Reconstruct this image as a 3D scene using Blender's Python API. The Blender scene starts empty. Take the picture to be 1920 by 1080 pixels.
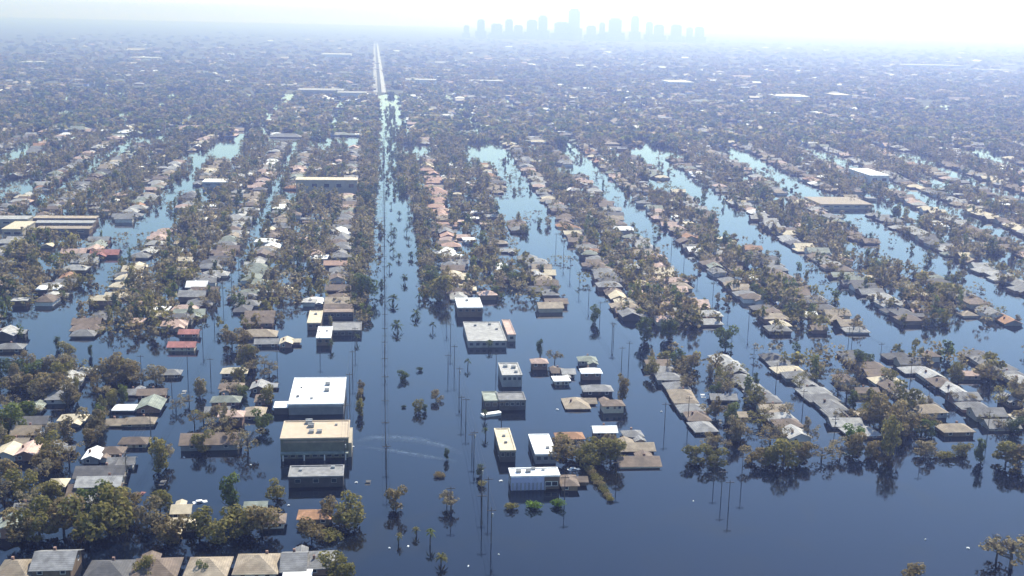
import bpy, bmesh, math, random
import numpy as np
from mathutils import Vector, Matrix

R = math.radians
rng = random.Random(11)
nrg = np.random.default_rng(5)
SC = bpy.context.scene
COL = SC.collection

# ------------------------------------------------------------------ camera
CAM_H, FPX, YH, ROLL = 150.0, 2200.0, 38.0, R(1.25)
PITCH = math.atan((540 - YH) / FPX)
_f = Vector((0, math.cos(PITCH), -math.sin(PITCH)))
_u0 = Vector((0, math.sin(PITCH), math.cos(PITCH)))
_r0 = Vector((1, 0, 0))
_r = _r0 * math.cos(ROLL) + _u0 * math.sin(ROLL)
_u = _u0 * math.cos(ROLL) - _r0 * math.sin(ROLL)
cam = bpy.data.cameras.new('camera')
cam.lens = 36.0 * FPX / 1920.0
cam.sensor_width = 36.0
cam.clip_start = 1.0
cam.clip_end = 90000.0
cam_ob = bpy.data.objects.new('camera', cam)
M = Matrix.Identity(4)
for i in range(3):
    M[i][0] = _r[i]; M[i][1] = _u[i]; M[i][2] = -_f[i]
M[2][3] = CAM_H
cam_ob.matrix_world = M
COL.objects.link(cam_ob)
SC.camera = cam_ob

# ------------------------------------------------------------------ sky, sun, exposure
SUN_EL, SUN_AZ = R(48), R(22)
w = bpy.data.worlds.new('World')
SC.world = w
w.use_nodes = True
nt = w.node_tree
nt.nodes.clear()
sky = nt.nodes.new('ShaderNodeTexSky')
sky.sky_type = 'NISHITA'
sky.sun_disc = False
sky.sun_elevation = SUN_EL
sky.sun_rotation = SUN_AZ
sky.air_density = 1.0
sky.dust_density = 0.05
sky.ozone_density = 6.0
bg = nt.nodes.new('ShaderNodeBackground')
bg.inputs[1].default_value = 0.14
wo = nt.nodes.new('ShaderNodeOutputWorld')
nt.links.new(sky.outputs[0], bg.inputs[0])
nt.links.new(bg.outputs[0], wo.inputs[0])
sl = bpy.data.lights.new('sun', 'SUN')
sl.energy = 5.0
sl.angle = R(0.53)
sl.color = (1.0, 0.96, 0.89)
so = bpy.data.objects.new('sun', sl)
sd = Vector((math.sin(SUN_AZ) * math.cos(SUN_EL), math.cos(SUN_AZ) * math.cos(SUN_EL), math.sin(SUN_EL)))
so.rotation_euler = sd.to_track_quat('Z', 'Y').to_euler()
so.location = (0, 0, 400)
COL.objects.link(so)
SC.view_settings.view_transform = 'Standard'
SC.view_settings.look = 'None'
SC.view_settings.gamma = 1.0
SC.view_settings.use_curve_mapping = False
SC.view_settings.exposure = 0.9
SC.render.engine = 'CYCLES'
SC.cycles.use_denoising = True
SC.cycles.max_bounces = 6
SC.cycles.transparent_max_bounces = 4
SC.cycles.volume_bounces = 0
HAZE_DENSITY = 3.4e-4
HAZE_COLOR = (0.39, 0.47, 1.0)

# ------------------------------------------------------------------ street grid and survey helpers
A = R(6.4)
CA, SA = math.cos(A), math.sin(A)


def grid(u, v):
    """street-grid metres (u across the boulevard, v along it) -> world x, y"""
    uu = u * (1 + 2.6e-4 * min(max(v - 560, 0), 840))
    return uu * CA - v * SA, uu * SA + v * CA


def survey(px, py, z=0.0):
    """world point at height z that the photograph shows at px, py"""
    a, b = (px - 960) / FPX, -(py - 540) / FPX
    d = _f + _r * a + _u * b
    t = (z - CAM_H) / d.z
    return Vector((d.x * t, d.y * t, z))


def proj(x, y, z=0.0):
    p = Vector((x, y, z - CAM_H))
    k = p.dot(_f)
    return 960 + FPX * p.dot(_r) / k, 540 - FPX * p.dot(_u) / k, k


def mpp(px, py, z=0.0):
    """metres per photograph pixel there"""
    p = survey(px, py, z)
    return proj(p.x, p.y, z)[2] / FPX


# ------------------------------------------------------------------ materials
def new_mat(name):
    m = bpy.data.materials.new(name)
    m.use_nodes = True
    n = m.node_tree
    n.nodes.clear()
    out = n.nodes.new('ShaderNodeOutputMaterial')
    return m, n, out


def rough_mat(name, col, rough=0.8, var=0.35, scale=0.5, rand=0.2, fine=6.0, bump=0.0, wave=0.0, stain=None):
    m, n, out = new_mat(name)
    L = n.links.new
    b = n.nodes.new('ShaderNodeBsdfPrincipled')
    b.inputs['Roughness'].default_value = rough
    b.inputs['Specular IOR Level'].default_value = 0.25
    tc = n.nodes.new('ShaderNodeTexCoord')
    geo = n.nodes.new('ShaderNodeNewGeometry')
    oi = n.nodes.new('ShaderNodeObjectInfo')
    n1 = n.nodes.new('ShaderNodeTexNoise'); n1.inputs['Scale'].default_value = scale
    n1.inputs['Detail'].default_value = 5
    n2 = n.nodes.new('ShaderNodeTexNoise'); n2.inputs['Scale'].default_value = fine
    L(geo.outputs['Position'], n1.inputs['Vector']); L(geo.outputs['Position'], n2.inputs['Vector'])
    mr = n.nodes.new('ShaderNodeMapRange')
    mr.inputs[1].default_value = 0.3; mr.inputs[2].default_value = 0.7
    mr.inputs[3].default_value = 1 - var; mr.inputs[4].default_value = 1 + var * 0.6
    L(n1.outputs[0], mr.inputs[0])
    mr2 = n.nodes.new('ShaderNodeMapRange')
    mr2.inputs[1].default_value = 0.3; mr2.inputs[2].default_value = 0.7
    mr2.inputs[3].default_value = 1 - var * 0.5; mr2.inputs[4].default_value = 1 + var * 0.3
    L(n2.outputs[0], mr2.inputs[0])
    mr3 = n.nodes.new('ShaderNodeMapRange')
    mr3.inputs[3].default_value = 1 - rand; mr3.inputs[4].default_value = 1 + rand
    L(oi.outputs['Random'], mr3.inputs[0])
    mu = n.nodes.new('ShaderNodeMath'); mu.operation = 'MULTIPLY'
    mu2 = n.nodes.new('ShaderNodeMath'); mu2.operation = 'MULTIPLY'
    L(mr.outputs[0], mu.inputs[0]); L(mr2.outputs[0], mu.inputs[1])
    L(mu.outputs[0], mu2.inputs[0]); L(mr3.outputs[0], mu2.inputs[1])
    val = mu2
    if wave:
        wv = n.nodes.new('ShaderNodeTexWave'); wv.wave_type = 'BANDS'; wv.bands_direction = 'Z'
        wv.inputs['Scale'].default_value = 1.1; wv.inputs['Distortion'].default_value = 1.5
        L(tc.outputs['Object'], wv.inputs['Vector'])
        mw = n.nodes.new('ShaderNodeMapRange'); mw.inputs[3].default_value = 1 - wave; mw.inputs[4].default_value = 1.0
        L(wv.outputs['Fac'], mw.inputs[0])
        m3 = n.nodes.new('ShaderNodeMath'); m3.operation = 'MULTIPLY'
        L(val.outputs[0], m3.inputs[0]); L(mw.outputs[0], m3.inputs[1]); val = m3
    vm = n.nodes.new('ShaderNodeVectorMath'); vm.operation = 'SCALE'
    vm.inputs[0].default_value = col
    L(val.outputs[0], vm.inputs['Scale'])
    src = vm.outputs[0]
    if stain:
        ns = n.nodes.new('ShaderNodeTexNoise'); ns.inputs['Scale'].default_value = 0.22
        ns.inputs['Detail'].default_value = 6
        L(geo.outputs['Position'], ns.inputs['Vector'])
        ms = n.nodes.new('ShaderNodeMapRange'); ms.inputs[1].default_value = 0.5; ms.inputs[2].default_value = 0.72
        ms.inputs[3].default_value = 0; ms.inputs[4].default_value = 0.75
        L(ns.outputs[0], ms.inputs[0])
        mx = n.nodes.new('ShaderNodeMix'); mx.data_type = 'RGBA'
        L(ms.outputs[0], mx.inputs[0]); L(src, mx.inputs[6]); mx.inputs[7].default_value = (*stain, 1)
        src = mx.outputs[2]
    L(src, b.inputs['Base Color'])
    if bump:
        bp = n.nodes.new('ShaderNodeBump'); bp.inputs['Strength'].default_value = bump
        L(n2.outputs[0], bp.inputs['Height']); L(bp.outputs[0], b.inputs['Normal'])
    L(b.outputs[0], out.inputs[0])
    return m


def leaf_mat(name, c1, c2, trans=0.5):
    m, n, out = new_mat(name)
    L = n.links.new
    geo = n.nodes.new('ShaderNodeNewGeometry')
    oi = n.nodes.new('ShaderNodeObjectInfo')
    ns = n.nodes.new('ShaderNodeTexNoise'); ns.inputs['Scale'].default_value = 0.16; ns.inputs['Detail'].default_value = 3
    L(geo.outputs['Position'], ns.inputs['Vector'])
    ad = n.nodes.new('ShaderNodeMath'); ad.operation = 'MULTIPLY_ADD'
    L(oi.outputs['Random'], ad.inputs[0]); ad.inputs[1].default_value = 0.25
    L(ns.outputs[0], ad.inputs[2])
    mr = n.nodes.new('ShaderNodeMapRange'); mr.inputs[1].default_value = 0.42; mr.inputs[2].default_value = 0.82
    L(ad.outputs[0], mr.inputs[0])
    mx = n.nodes.new('ShaderNodeMix'); mx.data_type = 'RGBA'
    L(mr.outputs[0], mx.inputs[0])
    mx.inputs[6].default_value = (*c1, 1); mx.inputs[7].default_value = (*c2, 1)
    rv = n.nodes.new('ShaderNodeMapRange'); rv.inputs[3].default_value = 0.62; rv.inputs[4].default_value = 1.38
    L(geo.outputs['Random Per Island'], rv.inputs[0])
    sc = n.nodes.new('ShaderNodeVectorMath'); sc.operation = 'SCALE'
    L(mx.outputs[2], sc.inputs[0]); L(rv.outputs[0], sc.inputs['Scale'])
    d = n.nodes.new('ShaderNodeBsdfDiffuse'); t = n.nodes.new('ShaderNodeBsdfTranslucent')
    L(sc.outputs[0], d.inputs[0]); L(sc.outputs[0], t.inputs[0])
    ms = n.nodes.new('ShaderNodeMixShader'); ms.inputs[0].default_value = trans
    L(d.outputs[0], ms.inputs[1]); L(t.outputs[0], ms.inputs[2]); L(ms.outputs[0], out.inputs[0])
    return m


ROOF = {  # colour word -> material
    'grey': rough_mat('roof_grey', (0.23, 0.225, 0.22), wave=0.25, stain=(0.10, 0.095, 0.09)),
    'brown': rough_mat('roof_brown', (0.19, 0.14, 0.105), wave=0.25, stain=(0.09, 0.07, 0.055)),
    'tan': rough_mat('roof_tan', (0.31, 0.25, 0.18), wave=0.22, stain=(0.2, 0.15, 0.10)),
    'pale grey': rough_mat('roof_pale', (0.36, 0.35, 0.33), wave=0.18, stain=(0.22, 0.21, 0.20)),
    'dark grey': rough_mat('roof_dark', (0.115, 0.11, 0.11), wave=0.25, stain=(0.06, 0.06, 0.06)),
    'green grey': rough_mat('roof_green_grey', (0.24, 0.26, 0.215), wave=0.2, stain=(0.12, 0.13, 0.10)),
    'white': rough_mat('roof_white', (0.78, 0.77, 0.75), var=0.12, rand=0.08, stain=(0.52, 0.50, 0.46)),
    'cream': rough_mat('roof_cream', (0.52, 0.44, 0.31), var=0.2, rand=0.1, stain=(0.38, 0.33, 0.25)),
    'sand': rough_mat('roof_sand', (0.45, 0.36, 0.26), var=0.12, rand=0.05, stain=(0.44, 0.32, 0.20)),
    'pink': rough_mat('roof_pink', (0.47, 0.33, 0.27), wave=0.15, stain=(0.3, 0.22, 0.18)),
    'salmon': rough_mat('roof_salmon', (0.44, 0.27, 0.20), wave=0.15, var=0.25, stain=(0.3, 0.19, 0.14)),
    'red': rough_mat('roof_red', (0.34, 0.14, 0.12), wave=0.15, stain=(0.22, 0.09, 0.07)),
    'orange': rough_mat('roof_orange', (0.36, 0.19, 0.10), wave=0.2, stain=(0.22, 0.12, 0.06)),
}
WALL = {
    'white': rough_mat('wall_white', (0.58, 0.57, 0.54), var=0.15, stain=(0.38, 0.35, 0.30)),
    'cream': rough_mat('wall_cream', (0.42, 0.36, 0.27), var=0.2, stain=(0.3, 0.26, 0.2)),
    'brick': rough_mat('wall_brick', (0.25, 0.15, 0.11), var=0.3, fine=9),
    'grey': rough_mat('wall_grey', (0.24, 0.24, 0.24), var=0.2),
    'olive': rough_mat('wall_olive', (0.155, 0.15, 0.105), var=0.25),
    'brown': rough_mat('wall_brown', (0.17, 0.12, 0.08), var=0.3),
    'blue': rough_mat('wall_blue', (0.42, 0.44, 0.62), var=0.15),
    'dark': rough_mat('wall_dark', (0.07, 0.065, 0.06), var=0.3),
}
m_trim = rough_mat('trim_paint', (0.7, 0.69, 0.66), var=0.15)
m_metal = rough_mat('unit_metal', (0.30, 0.30, 0.29), rough=0.5, var=0.3)
m_wood = rough_mat('pole_wood', (0.085, 0.07, 0.055), var=0.3)
m_wire = rough_mat('wire_black', (0.03, 0.03, 0.032), var=0.1)
m_bark = rough_mat('bark', (0.10, 0.082, 0.065), var=0.4, scale=1.5)
m_road = rough_mat('road_concrete', (0.34, 0.33, 0.32), var=0.25, scale=0.05)
m_asphalt = rough_mat('roof_tar', (0.07, 0.07, 0.07), var=0.2)


def glass_mat():
    m, n, out = new_mat('window_glass')
    b = n.nodes.new('ShaderNodeBsdfPrincipled')
    b.inputs['Base Color'].default_value = (0.02, 0.025, 0.03, 1)
    b.inputs['Roughness'].default_value = 0.08
    n.links.new(b.outputs[0], out.inputs[0])
    return m


m_glass = glass_mat()
LEAF = {  # look -> material
    'olive': leaf_mat('leaf_olive', (0.136, 0.129, 0.042), (0.242, 0.209, 0.074)),
    'brown': leaf_mat('leaf_brown', (0.165, 0.129, 0.063), (0.254, 0.201, 0.100)),
    'grey-brown': leaf_mat('leaf_grey', (0.189, 0.159, 0.093), (0.290, 0.241, 0.144)),
    'green': leaf_mat('leaf_green', (0.083, 0.110, 0.035), (0.148, 0.170, 0.053)),
    'bright green': leaf_mat('leaf_bright', (0.090, 0.150, 0.018), (0.150, 0.220, 0.030), 0.45),
    'dark green': leaf_mat('leaf_dark', (0.059, 0.081, 0.035), (0.104, 0.124, 0.050)),
}


def water_mat():
    m, n, out = new_mat('flood_water')
    L = n.links.new
    b = n.nodes.new('ShaderNodeBsdfPrincipled')
    geo = n.nodes.new('ShaderNodeNewGeometry')
    b.inputs['IOR'].default_value = 1.33
    ns = n.nodes.new('ShaderNodeTexNoise'); ns.inputs['Scale'].default_value = 0.012; ns.inputs['Detail'].default_value = 6
    L(geo.outputs['Position'], ns.inputs['Vector'])
    mx = n.nodes.new('ShaderNodeMix'); mx.data_type = 'RGBA'
    L(ns.outputs[0], mx.inputs[0])
    mx.inputs[6].default_value = (0.001, 0.003, 0.008, 1); mx.inputs[7].default_value = (0.003, 0.005, 0.010, 1)
    nm = n.nodes.new('ShaderNodeTexNoise'); nm.inputs['Scale'].default_value = 0.03; nm.inputs['Detail'].default_value = 7; nm.inputs['Distortion'].default_value = 1.5
    L(geo.outputs['Position'], nm.inputs['Vector'])
    mm = n.nodes.new('ShaderNodeMapRange'); mm.inputs[1].default_value = 0.52; mm.inputs[2].default_value = 0.75; mm.inputs[3].default_value = 0; mm.inputs[4].default_value = 1
    L(nm.outputs[0], mm.inputs[0])
    m2 = n.nodes.new('ShaderNodeMix'); m2.data_type = 'RGBA'
    L(mm.outputs[0], m2.inputs[0]); L(mx.outputs[2], m2.inputs[6]); m2.inputs[7].default_value = (0.007, 0.0065, 0.0045, 1)
    L(m2.outputs[2], b.inputs['Base Color'])
    n2 = n.nodes.new('ShaderNodeTexNoise'); n2.inputs['Scale'].default_value = 0.035; n2.inputs['Detail'].default_value = 4
    L(geo.outputs['Position'], n2.inputs['Vector'])
    mr = n.nodes.new('ShaderNodeMapRange'); mr.inputs[1].default_value = 0.35; mr.inputs[2].default_value = 0.7
    mr.inputs[3].default_value = 0.01; mr.inputs[4].default_value = 0.07
    L(n2.outputs[0], mr.inputs[0]); L(mr.outputs[0], b.inputs['Roughness'])
    n3 = n.nodes.new('ShaderNodeTexNoise'); n3.inputs['Scale'].default_value = 1.4; n3.inputs['Detail'].default_value = 3
    L(geo.outputs['Position'], n3.inputs['Vector'])
    bp = n.nodes.new('ShaderNodeBump'); bp.inputs['Strength'].default_value = 0.035; bp.inputs['Distance'].default_value = 0.3
    L(n3.outputs[0], bp.inputs['Height']); L(bp.outputs[0], b.inputs['Normal'])
    L(b.outputs[0], out.inputs[0])
    return m


def ground_mat():
    m, n, out = new_mat('ground_soil')
    L = n.links.new
    b = n.nodes.new('ShaderNodeBsdfPrincipled'); b.inputs['Roughness'].default_value = 0.95
    b.inputs['Specular IOR Level'].default_value = 0.1
    geo = n.nodes.new('ShaderNodeNewGeometry')
    ns = n.nodes.new('ShaderNodeTexNoise'); ns.inputs['Scale'].default_value = 0.02; ns.inputs['Detail'].default_value = 9
    ns.inputs['Roughness'].default_value = 0.7
    L(geo.outputs['Position'], ns.inputs['Vector'])
    cr = n.nodes.new('ShaderNodeValToRGB')
    cr.color_ramp.elements[0].position = 0.3; cr.color_ramp.elements[0].color = (0.045, 0.055, 0.03, 1)
    cr.color_ramp.elements[1].position = 0.72; cr.color_ramp.elements[1].color = (0.20, 0.175, 0.13, 1)
    e = cr.color_ramp.elements.new(0.52); e.color = (0.075, 0.08, 0.045, 1)
    L(ns.outputs[0], cr.inputs[0]); L(cr.outputs[0], b.inputs['Base Color']); L(b.outputs[0], out.inputs[0])
    return m


# ------------------------------------------------------------------ object helpers
def link(name, me, mat=None, parent=None, loc=None, rot=0.0):
    o = bpy.data.objects.new(name, me)
    COL.objects.link(o)
    if mat is not None:
        if len(me.materials) == 0:
            me.materials.append(mat)
        o.material_slots[0].link = 'OBJECT'
        o.material_slots[0].material = mat
    if parent is not None:
        o.parent = parent
    if loc is not None:
        o.location = loc
    if rot:
        o.rotation_euler = (0, 0, rot)
    return o


def tag(o, label=None, cat=None, group=None, kind=None):
    if label: o['label'] = label
    if cat: o['category'] = cat
    if group: o['group'] = group
    if kind: o['kind'] = kind
    return o


def empty(name, loc, rot=0.0, label=None, cat=None, group=None):
    o = bpy.data.objects.new(name, None)
    o.empty_display_size = 1.0
    COL.objects.link(o)
    o.location = loc
    o.rotation_euler = (0, 0, rot)
    return tag(o, label, cat, group)


def mesh(name, verts, faces):
    me = bpy.data.meshes.new(name)
    me.from_pydata([tuple(v) for v in verts], [], faces)
    me.update()
    return me


class MB:
    """collects boxes, prisms and tubes into one mesh"""
    def __init__(s): s.v = []; s.f = []

    def add(s, vs, fs):
        k = len(s.v); s.v += [tuple(p) for p in vs]; s.f += [tuple(i + k for i in f) for f in fs]

    def box(s, x0, x1, y0, y1, z0, z1):
        s.add([(x0, y0, z0), (x1, y0, z0), (x1, y1, z0), (x0, y1, z0), (x0, y0, z1), (x1, y0, z1), (x1, y1, z1), (x0, y1, z1)],
              [(0, 3, 2, 1), (4, 5, 6, 7), (0, 1, 5, 4), (1, 2, 6, 5), (2, 3, 7, 6), (3, 0, 4, 7)])

    def tube(s, pts, rads, n=6):
        k0 = len(s.v)
        for i, (p, r) in enumerate(zip(pts, rads)):
            a = Vector(pts[max(i - 1, 0)]); b = Vector(pts[min(i + 1, len(pts) - 1)])
            d = (b - a)
            if d.length < 1e-6: d = Vector((0, 0, 1))
            q = d.to_track_quat('Z', 'Y')
            for j in range(n):
                t = 2 * math.pi * j / n
                s.v.append(tuple(Vector(p) + q @ Vector((r * math.cos(t), r * math.sin(t), 0))))
        for i in range(len(pts) - 1):
            for j in range(n):
                a = k0 + i * n + j; b = k0 + i * n + (j + 1) % n
                s.f.append((a, b, b + n, a + n))
        s.f.append(tuple(k0 + (len(pts) - 1) * n + j for j in range(n)))

    def mesh(s, name): return mesh(name, s.v, s.f)


# ------------------------------------------------------------------ ground, water, haze
def ground():
    vs, fs = [], []
    ys = [-300, 0, 300, 600, 900, 1200, 1400, 1500, 1600, 1700, 1800, 1900, 2000, 2100, 2200, 2350, 2500, 2700, 3000, 3500, 4200, 5200, 6500, 8500, 12000, 17000, 23000]
    nx = 90
    for y in ys:
        half = 500 + max(y, 0) * 0.75
        for i in range(nx + 1):
            x = half * (2 * i / nx - 1)
            base = -2.6 + 3.4 * min(max((y - 1750) / 800, 0), 1)
            nz = 1.0 * math.sin(x * 0.021 + y * 0.013) * math.sin(x * 0.009 - y * 0.006 + 2) if 1500 < y < 3300 else 0
            vs.append((x, y, base + nz))
    for j in range(len(ys) - 1):
        for i in range(nx):
            a = j * (nx + 1) + i
            fs.append((a, a + 1, a + nx + 2, a + nx + 1))
    o = link('ground', mesh('ground', vs, fs), ground_mat())
    tag(o, kind='structure')


ground()
Wm = mesh('water', [(-900, -200, 0), (900, -200, 0), (2700, 2900, 0), (-2700, 2900, 0)], [(0, 1, 2, 3)])
tag(link('water', Wm, water_mat()), kind='structure')


def haze():
    mb = MB()
    mb.box(-24000, 24000, -400, 24000, -5, 290)
    m, n, out = new_mat('haze_air')
    p = n.nodes.new('ShaderNodeVolumePrincipled')
    p.inputs['Density'].default_value = HAZE_DENSITY
    p.inputs['Color'].default_value = (*HAZE_COLOR, 1)
    p.inputs['Absorption Color'].default_value = (1, 1, 1, 1)
    p.inputs['Anisotropy'].default_value = 0.73
    n.links.new(p.outputs[0], out.inputs['Volume'])
    o = link('haze', mb.mesh('haze'), m)
    tag(o, kind='stuff')


haze()

# ------------------------------------------------------------------ house meshes
ORD = lambda n: '%d%s' % (n, 'th' if 10 <= n % 100 <= 20 else {1: 'st', 2: 'nd', 3: 'rd'}.get(n % 10, 'th'))


def house_geo(kind, W, D, hw, pitch=0.42, ov=0.7, th=0.18):
    """local x = ridge direction (length W), y = D; wall up to hw. returns wall (v,f), roof (v,f)"""
    a, b = W / 2, D / 2
    zr = hw + pitch * b
    zb = -2.2
    wv = [(-a, -b, zb), (a, -b, zb), (a, b, zb), (-a, b, zb), (-a, -b, hw), (a, -b, hw), (a, b, hw), (-a, b, hw)]
    wf = [(0, 1, 5, 4), (1, 2, 6, 5), (2, 3, 7, 6), (3, 0, 4, 7)]
    A_, B_ = a + ov, b + ov
    ze = hw - pitch * ov + 0.02
    if kind == 'flat':
        rv = [(-A_, -B_, hw), (A_, -B_, hw), (A_, B_, hw), (-A_, B_, hw), (-A_, -B_, hw + .35), (A_, -B_, hw + .35), (A_, B_, hw + .35), (-A_, B_, hw + .35)]
        rf = [(0, 3, 2, 1), (4, 5, 6, 7), (0, 1, 5, 4), (1, 2, 6, 5), (2, 3, 7, 6), (3, 0, 4, 7)]
        return (wv, wf), (rv, rf)
    if kind == 'gable':
        wv += [(-a, 0, zr), (a, 0, zr)]
        wf += [(4, 7, 8), (6, 5, 9)]
        g = A_
    else:
        g = max(A_ - B_ * 0.95, 0.4)
    zt = zr + 0.02
    up = th
    rv = [(-A_, -B_, ze), (A_, -B_, ze), (A_, B_, ze), (-A_, B_, ze), (-g, 0, zt), (g, 0, zt)]
    rv += [(x, y, z + up) for x, y, z in rv]
    rf = [(6, 7, 11, 10), (8, 9, 10, 11), (7, 8, 11), (9, 6, 10), (0, 4, 5, 1), (2, 5, 4, 3), (1, 5, 2), (3, 4, 0),
          (0, 1, 7, 6), (1, 2, 8, 7), (2, 3, 9, 8), (3, 0, 6, 9)]
    if kind == 'gable':
        rf = [(6, 7, 11, 10), (8, 9, 10, 11), (0, 4, 5, 1), (2, 5, 4, 3), (0, 1, 7, 6), (2, 3, 9, 8),
              (1, 5, 11, 7), (5, 2, 8, 11), (3, 4, 10, 9), (4, 0, 6, 10)]
    return (wv, wf), (rv, rf)


WIN_ME = {}


def window_meshes(w_, h_):
    k = (round(w_, 1), round(h_, 1))
    if k not in WIN_ME:
        fr = MB()
        t = 0.12
        fr.box(-w_ / 2 - t, w_ / 2 + t, -0.06, 0.0, h_, h_ + t); fr.box(-w_ / 2 - t, w_ / 2 + t, -0.06, 0.0, -t, 0)
        fr.box(-w_ / 2 - t, -w_ / 2, -0.06, 0.0, 0, h_); fr.box(w_ / 2, w_ / 2 + t, -0.06, 0.0, 0, h_)
        pn = MB(); pn.box(-w_ / 2, w_ / 2, -0.03, 0.0, 0, h_)
        WIN_ME[k] = (fr.mesh('window_frame'), pn.mesh('window_pane'))
    return WIN_ME[k]


def add_window(root, x, y, z, rot, w_=1.1, h_=1.1, frame=None):
    fr, pn = window_meshes(w_, h_)
    f = link('window', fr, frame or m_trim, root, (x, y, z), rot)
    link('pane', pn, m_glass, f)
    return f


VAR = {}


def house_meshes(kind, W, D, hw):
    k = (kind, round(W * 2) / 2, round(D * 2) / 2, round(hw * 2.5) / 2.5)
    if k not in VAR:
        (wv, wf), (rv, rf) = house_geo(*k)
        VAR[k] = (mesh('house_wall', wv, wf), mesh('house_roof', rv, rf))
    return VAR[k], k


def build_house(p, rot, kind, W, D, hw, roofc, wallc, label, group, detail=1, name='house'):
    (wm, rm), (kind, W, D, hw) = house_meshes(kind, W, D, hw)
    r = empty(name, (p[0], p[1], 0), rot, label, 'house', group)
    link('wall', wm, WALL[wallc], r)
    rf = link('roof', rm, ROOF[roofc], r)
    if detail >= 1:
        if rng.random() < 0.5 and kind != 'flat':
            mb = MB(); mb.box(-.35, .35, -.35, .35, -1.2, .9)
            zc = hw + 0.42 * D / 2 * 0.5
            if 'chimney' not in VAR: VAR['chimney'] = mb.mesh('chimney')
            link('chimney', VAR['chimney'], WALL['brick'], rf, (W * rng.uniform(-.2, .2), D * .25, zc + .3))
    if detail >= 1 and kind != 'flat' and 'near sky' not in label and rng.random() < .4:
        ww, wd = W * rng.choice([.35, .45]), 3.5
        (vm, vr), _k = house_meshes('gable', wd + 1.5, ww, max(hw - .4, .8))
        sgn = rng.choice([-1, 1])
        px_ = rng.choice([-.24, .24]) * W
        link('wing', vm, WALL[wallc], r, (px_, sgn * (D / 2 + wd / 2 - .7), -.05), math.pi / 2)
        link('wing_roof', vr, ROOF[roofc], r, (px_, sgn * (D / 2 + wd / 2 - .7), -.05), math.pi / 2)
    if detail >= 2 and hw > 1.1:
        wh = min(1.1, hw - .5)
        for s in (-1, 1):
            for q in (-.3, .3):
                add_window(r, W * q, s * (D / 2 + .002), hw - wh - .3, 0 if s < 0 else math.pi, 1.2, wh)
            add_window(r, s * (W / 2 + .002), D * .22, hw - wh - .3, math.pi / 2 if s > 0 else -math.pi / 2, 1.0, wh)
        dm = window_meshes(0.9, wh + .15)[1]
        link('door', dm, WALL['brown'], r, (0.4, -D / 2 - .002, hw - wh - .4))
    return r


# ------------------------------------------------------------------ tree meshes
def crown_geo(seed, n, leaf, kind='round', spread=1.0):
    """unit tree: crown roughly within radius 1 (x, y) and z 0..2 ; n leaf clumps as quads"""
    g = np.random.default_rng(seed)
    if kind == 'round':
        nl = g.integers(7, 11)
        c = np.stack([g.uniform(-.62, .62, nl), g.uniform(-.62, .62, nl), np.linspace(.22, 1.55, nl)], 1)
        c[:, :2] *= (1.15 - .35 * np.abs(c[:, 2:3] - .9))
        rad = g.uniform(.26, .5, nl)
    elif kind == 'tall':
        nl = 10
        z = np.linspace(.25, 1.8, nl)
        c = np.stack([g.uniform(-.35, .35, nl), g.uniform(-.35, .35, nl), z], 1)
        rad = (.5 - .18 * np.abs(z - .8)) * g.uniform(.7, 1.1, nl)
    elif kind == 'bush':
        nl = 7
        c = np.stack([g.uniform(-.5, .5, nl), g.uniform(-.5, .5, nl), g.uniform(.3, .95, nl)], 1)
        rad = g.uniform(.4, .6, nl)
    else:  # bare
        nl = 14
        c = np.stack([g.uniform(-.8, .8, nl), g.uniform(-.8, .8, nl), g.uniform(.15, 1.7, nl)], 1)
        rad = g.uniform(.14, .34, nl)
    li = g.choice(nl, n, p=rad ** 2 / (rad ** 2).sum())
    d = g.normal(size=(n, 3)); d /= np.linalg.norm(d, axis=1)[:, None]
    rr = g.uniform(.55, 1.08, n) ** .6
    pos = c[li] + d * (rad[li] * rr)[:, None] * np.array([1, 1, .85])
    nor = d + g.normal(size=(n, 3)) * .55 + np.array([0, 0, .35])
    nor /= np.linalg.norm(nor, axis=1)[:, None]
    t = np.cross(nor, g.normal(size=(n, 3))); t /= np.linalg.norm(t, axis=1)[:, None] + 1e-9
    b = np.cross(nor, t)
    s = leaf * g.uniform(.5, 1.25, n)[:, None]
    q = np.stack([pos - t * s - b * s * .7, pos + t * s - b * s * .5, pos + t * s * .8 + b * s * .7, pos - t * s * .7 + b * s * .6], 1)
    return q.reshape(-1, 3)


def quads_mesh(name, V, mats=None, idx=None):
    n = len(V) // 4
    me = bpy.data.meshes.new(name)
    me.vertices.add(len(V)); me.vertices.foreach_set('co', np.ascontiguousarray(V, dtype=np.float32).ravel())
    me.loops.add(len(V)); me.loops.foreach_set('vertex_index', np.arange(len(V), dtype=np.int32))
    me.polygons.add(n)
    me.polygons.foreach_set('loop_start', np.arange(0, 4 * n, 4, dtype=np.int32))
    me.polygons.foreach_set('loop_total', np.full(n, 4, dtype=np.int32))
    if mats:
        for m in mats: me.materials.append(m)
        me.polygons.foreach_set('material_index', np.asarray(idx, dtype=np.int32))
    me.update(calc_edges=True)
    return me


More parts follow.
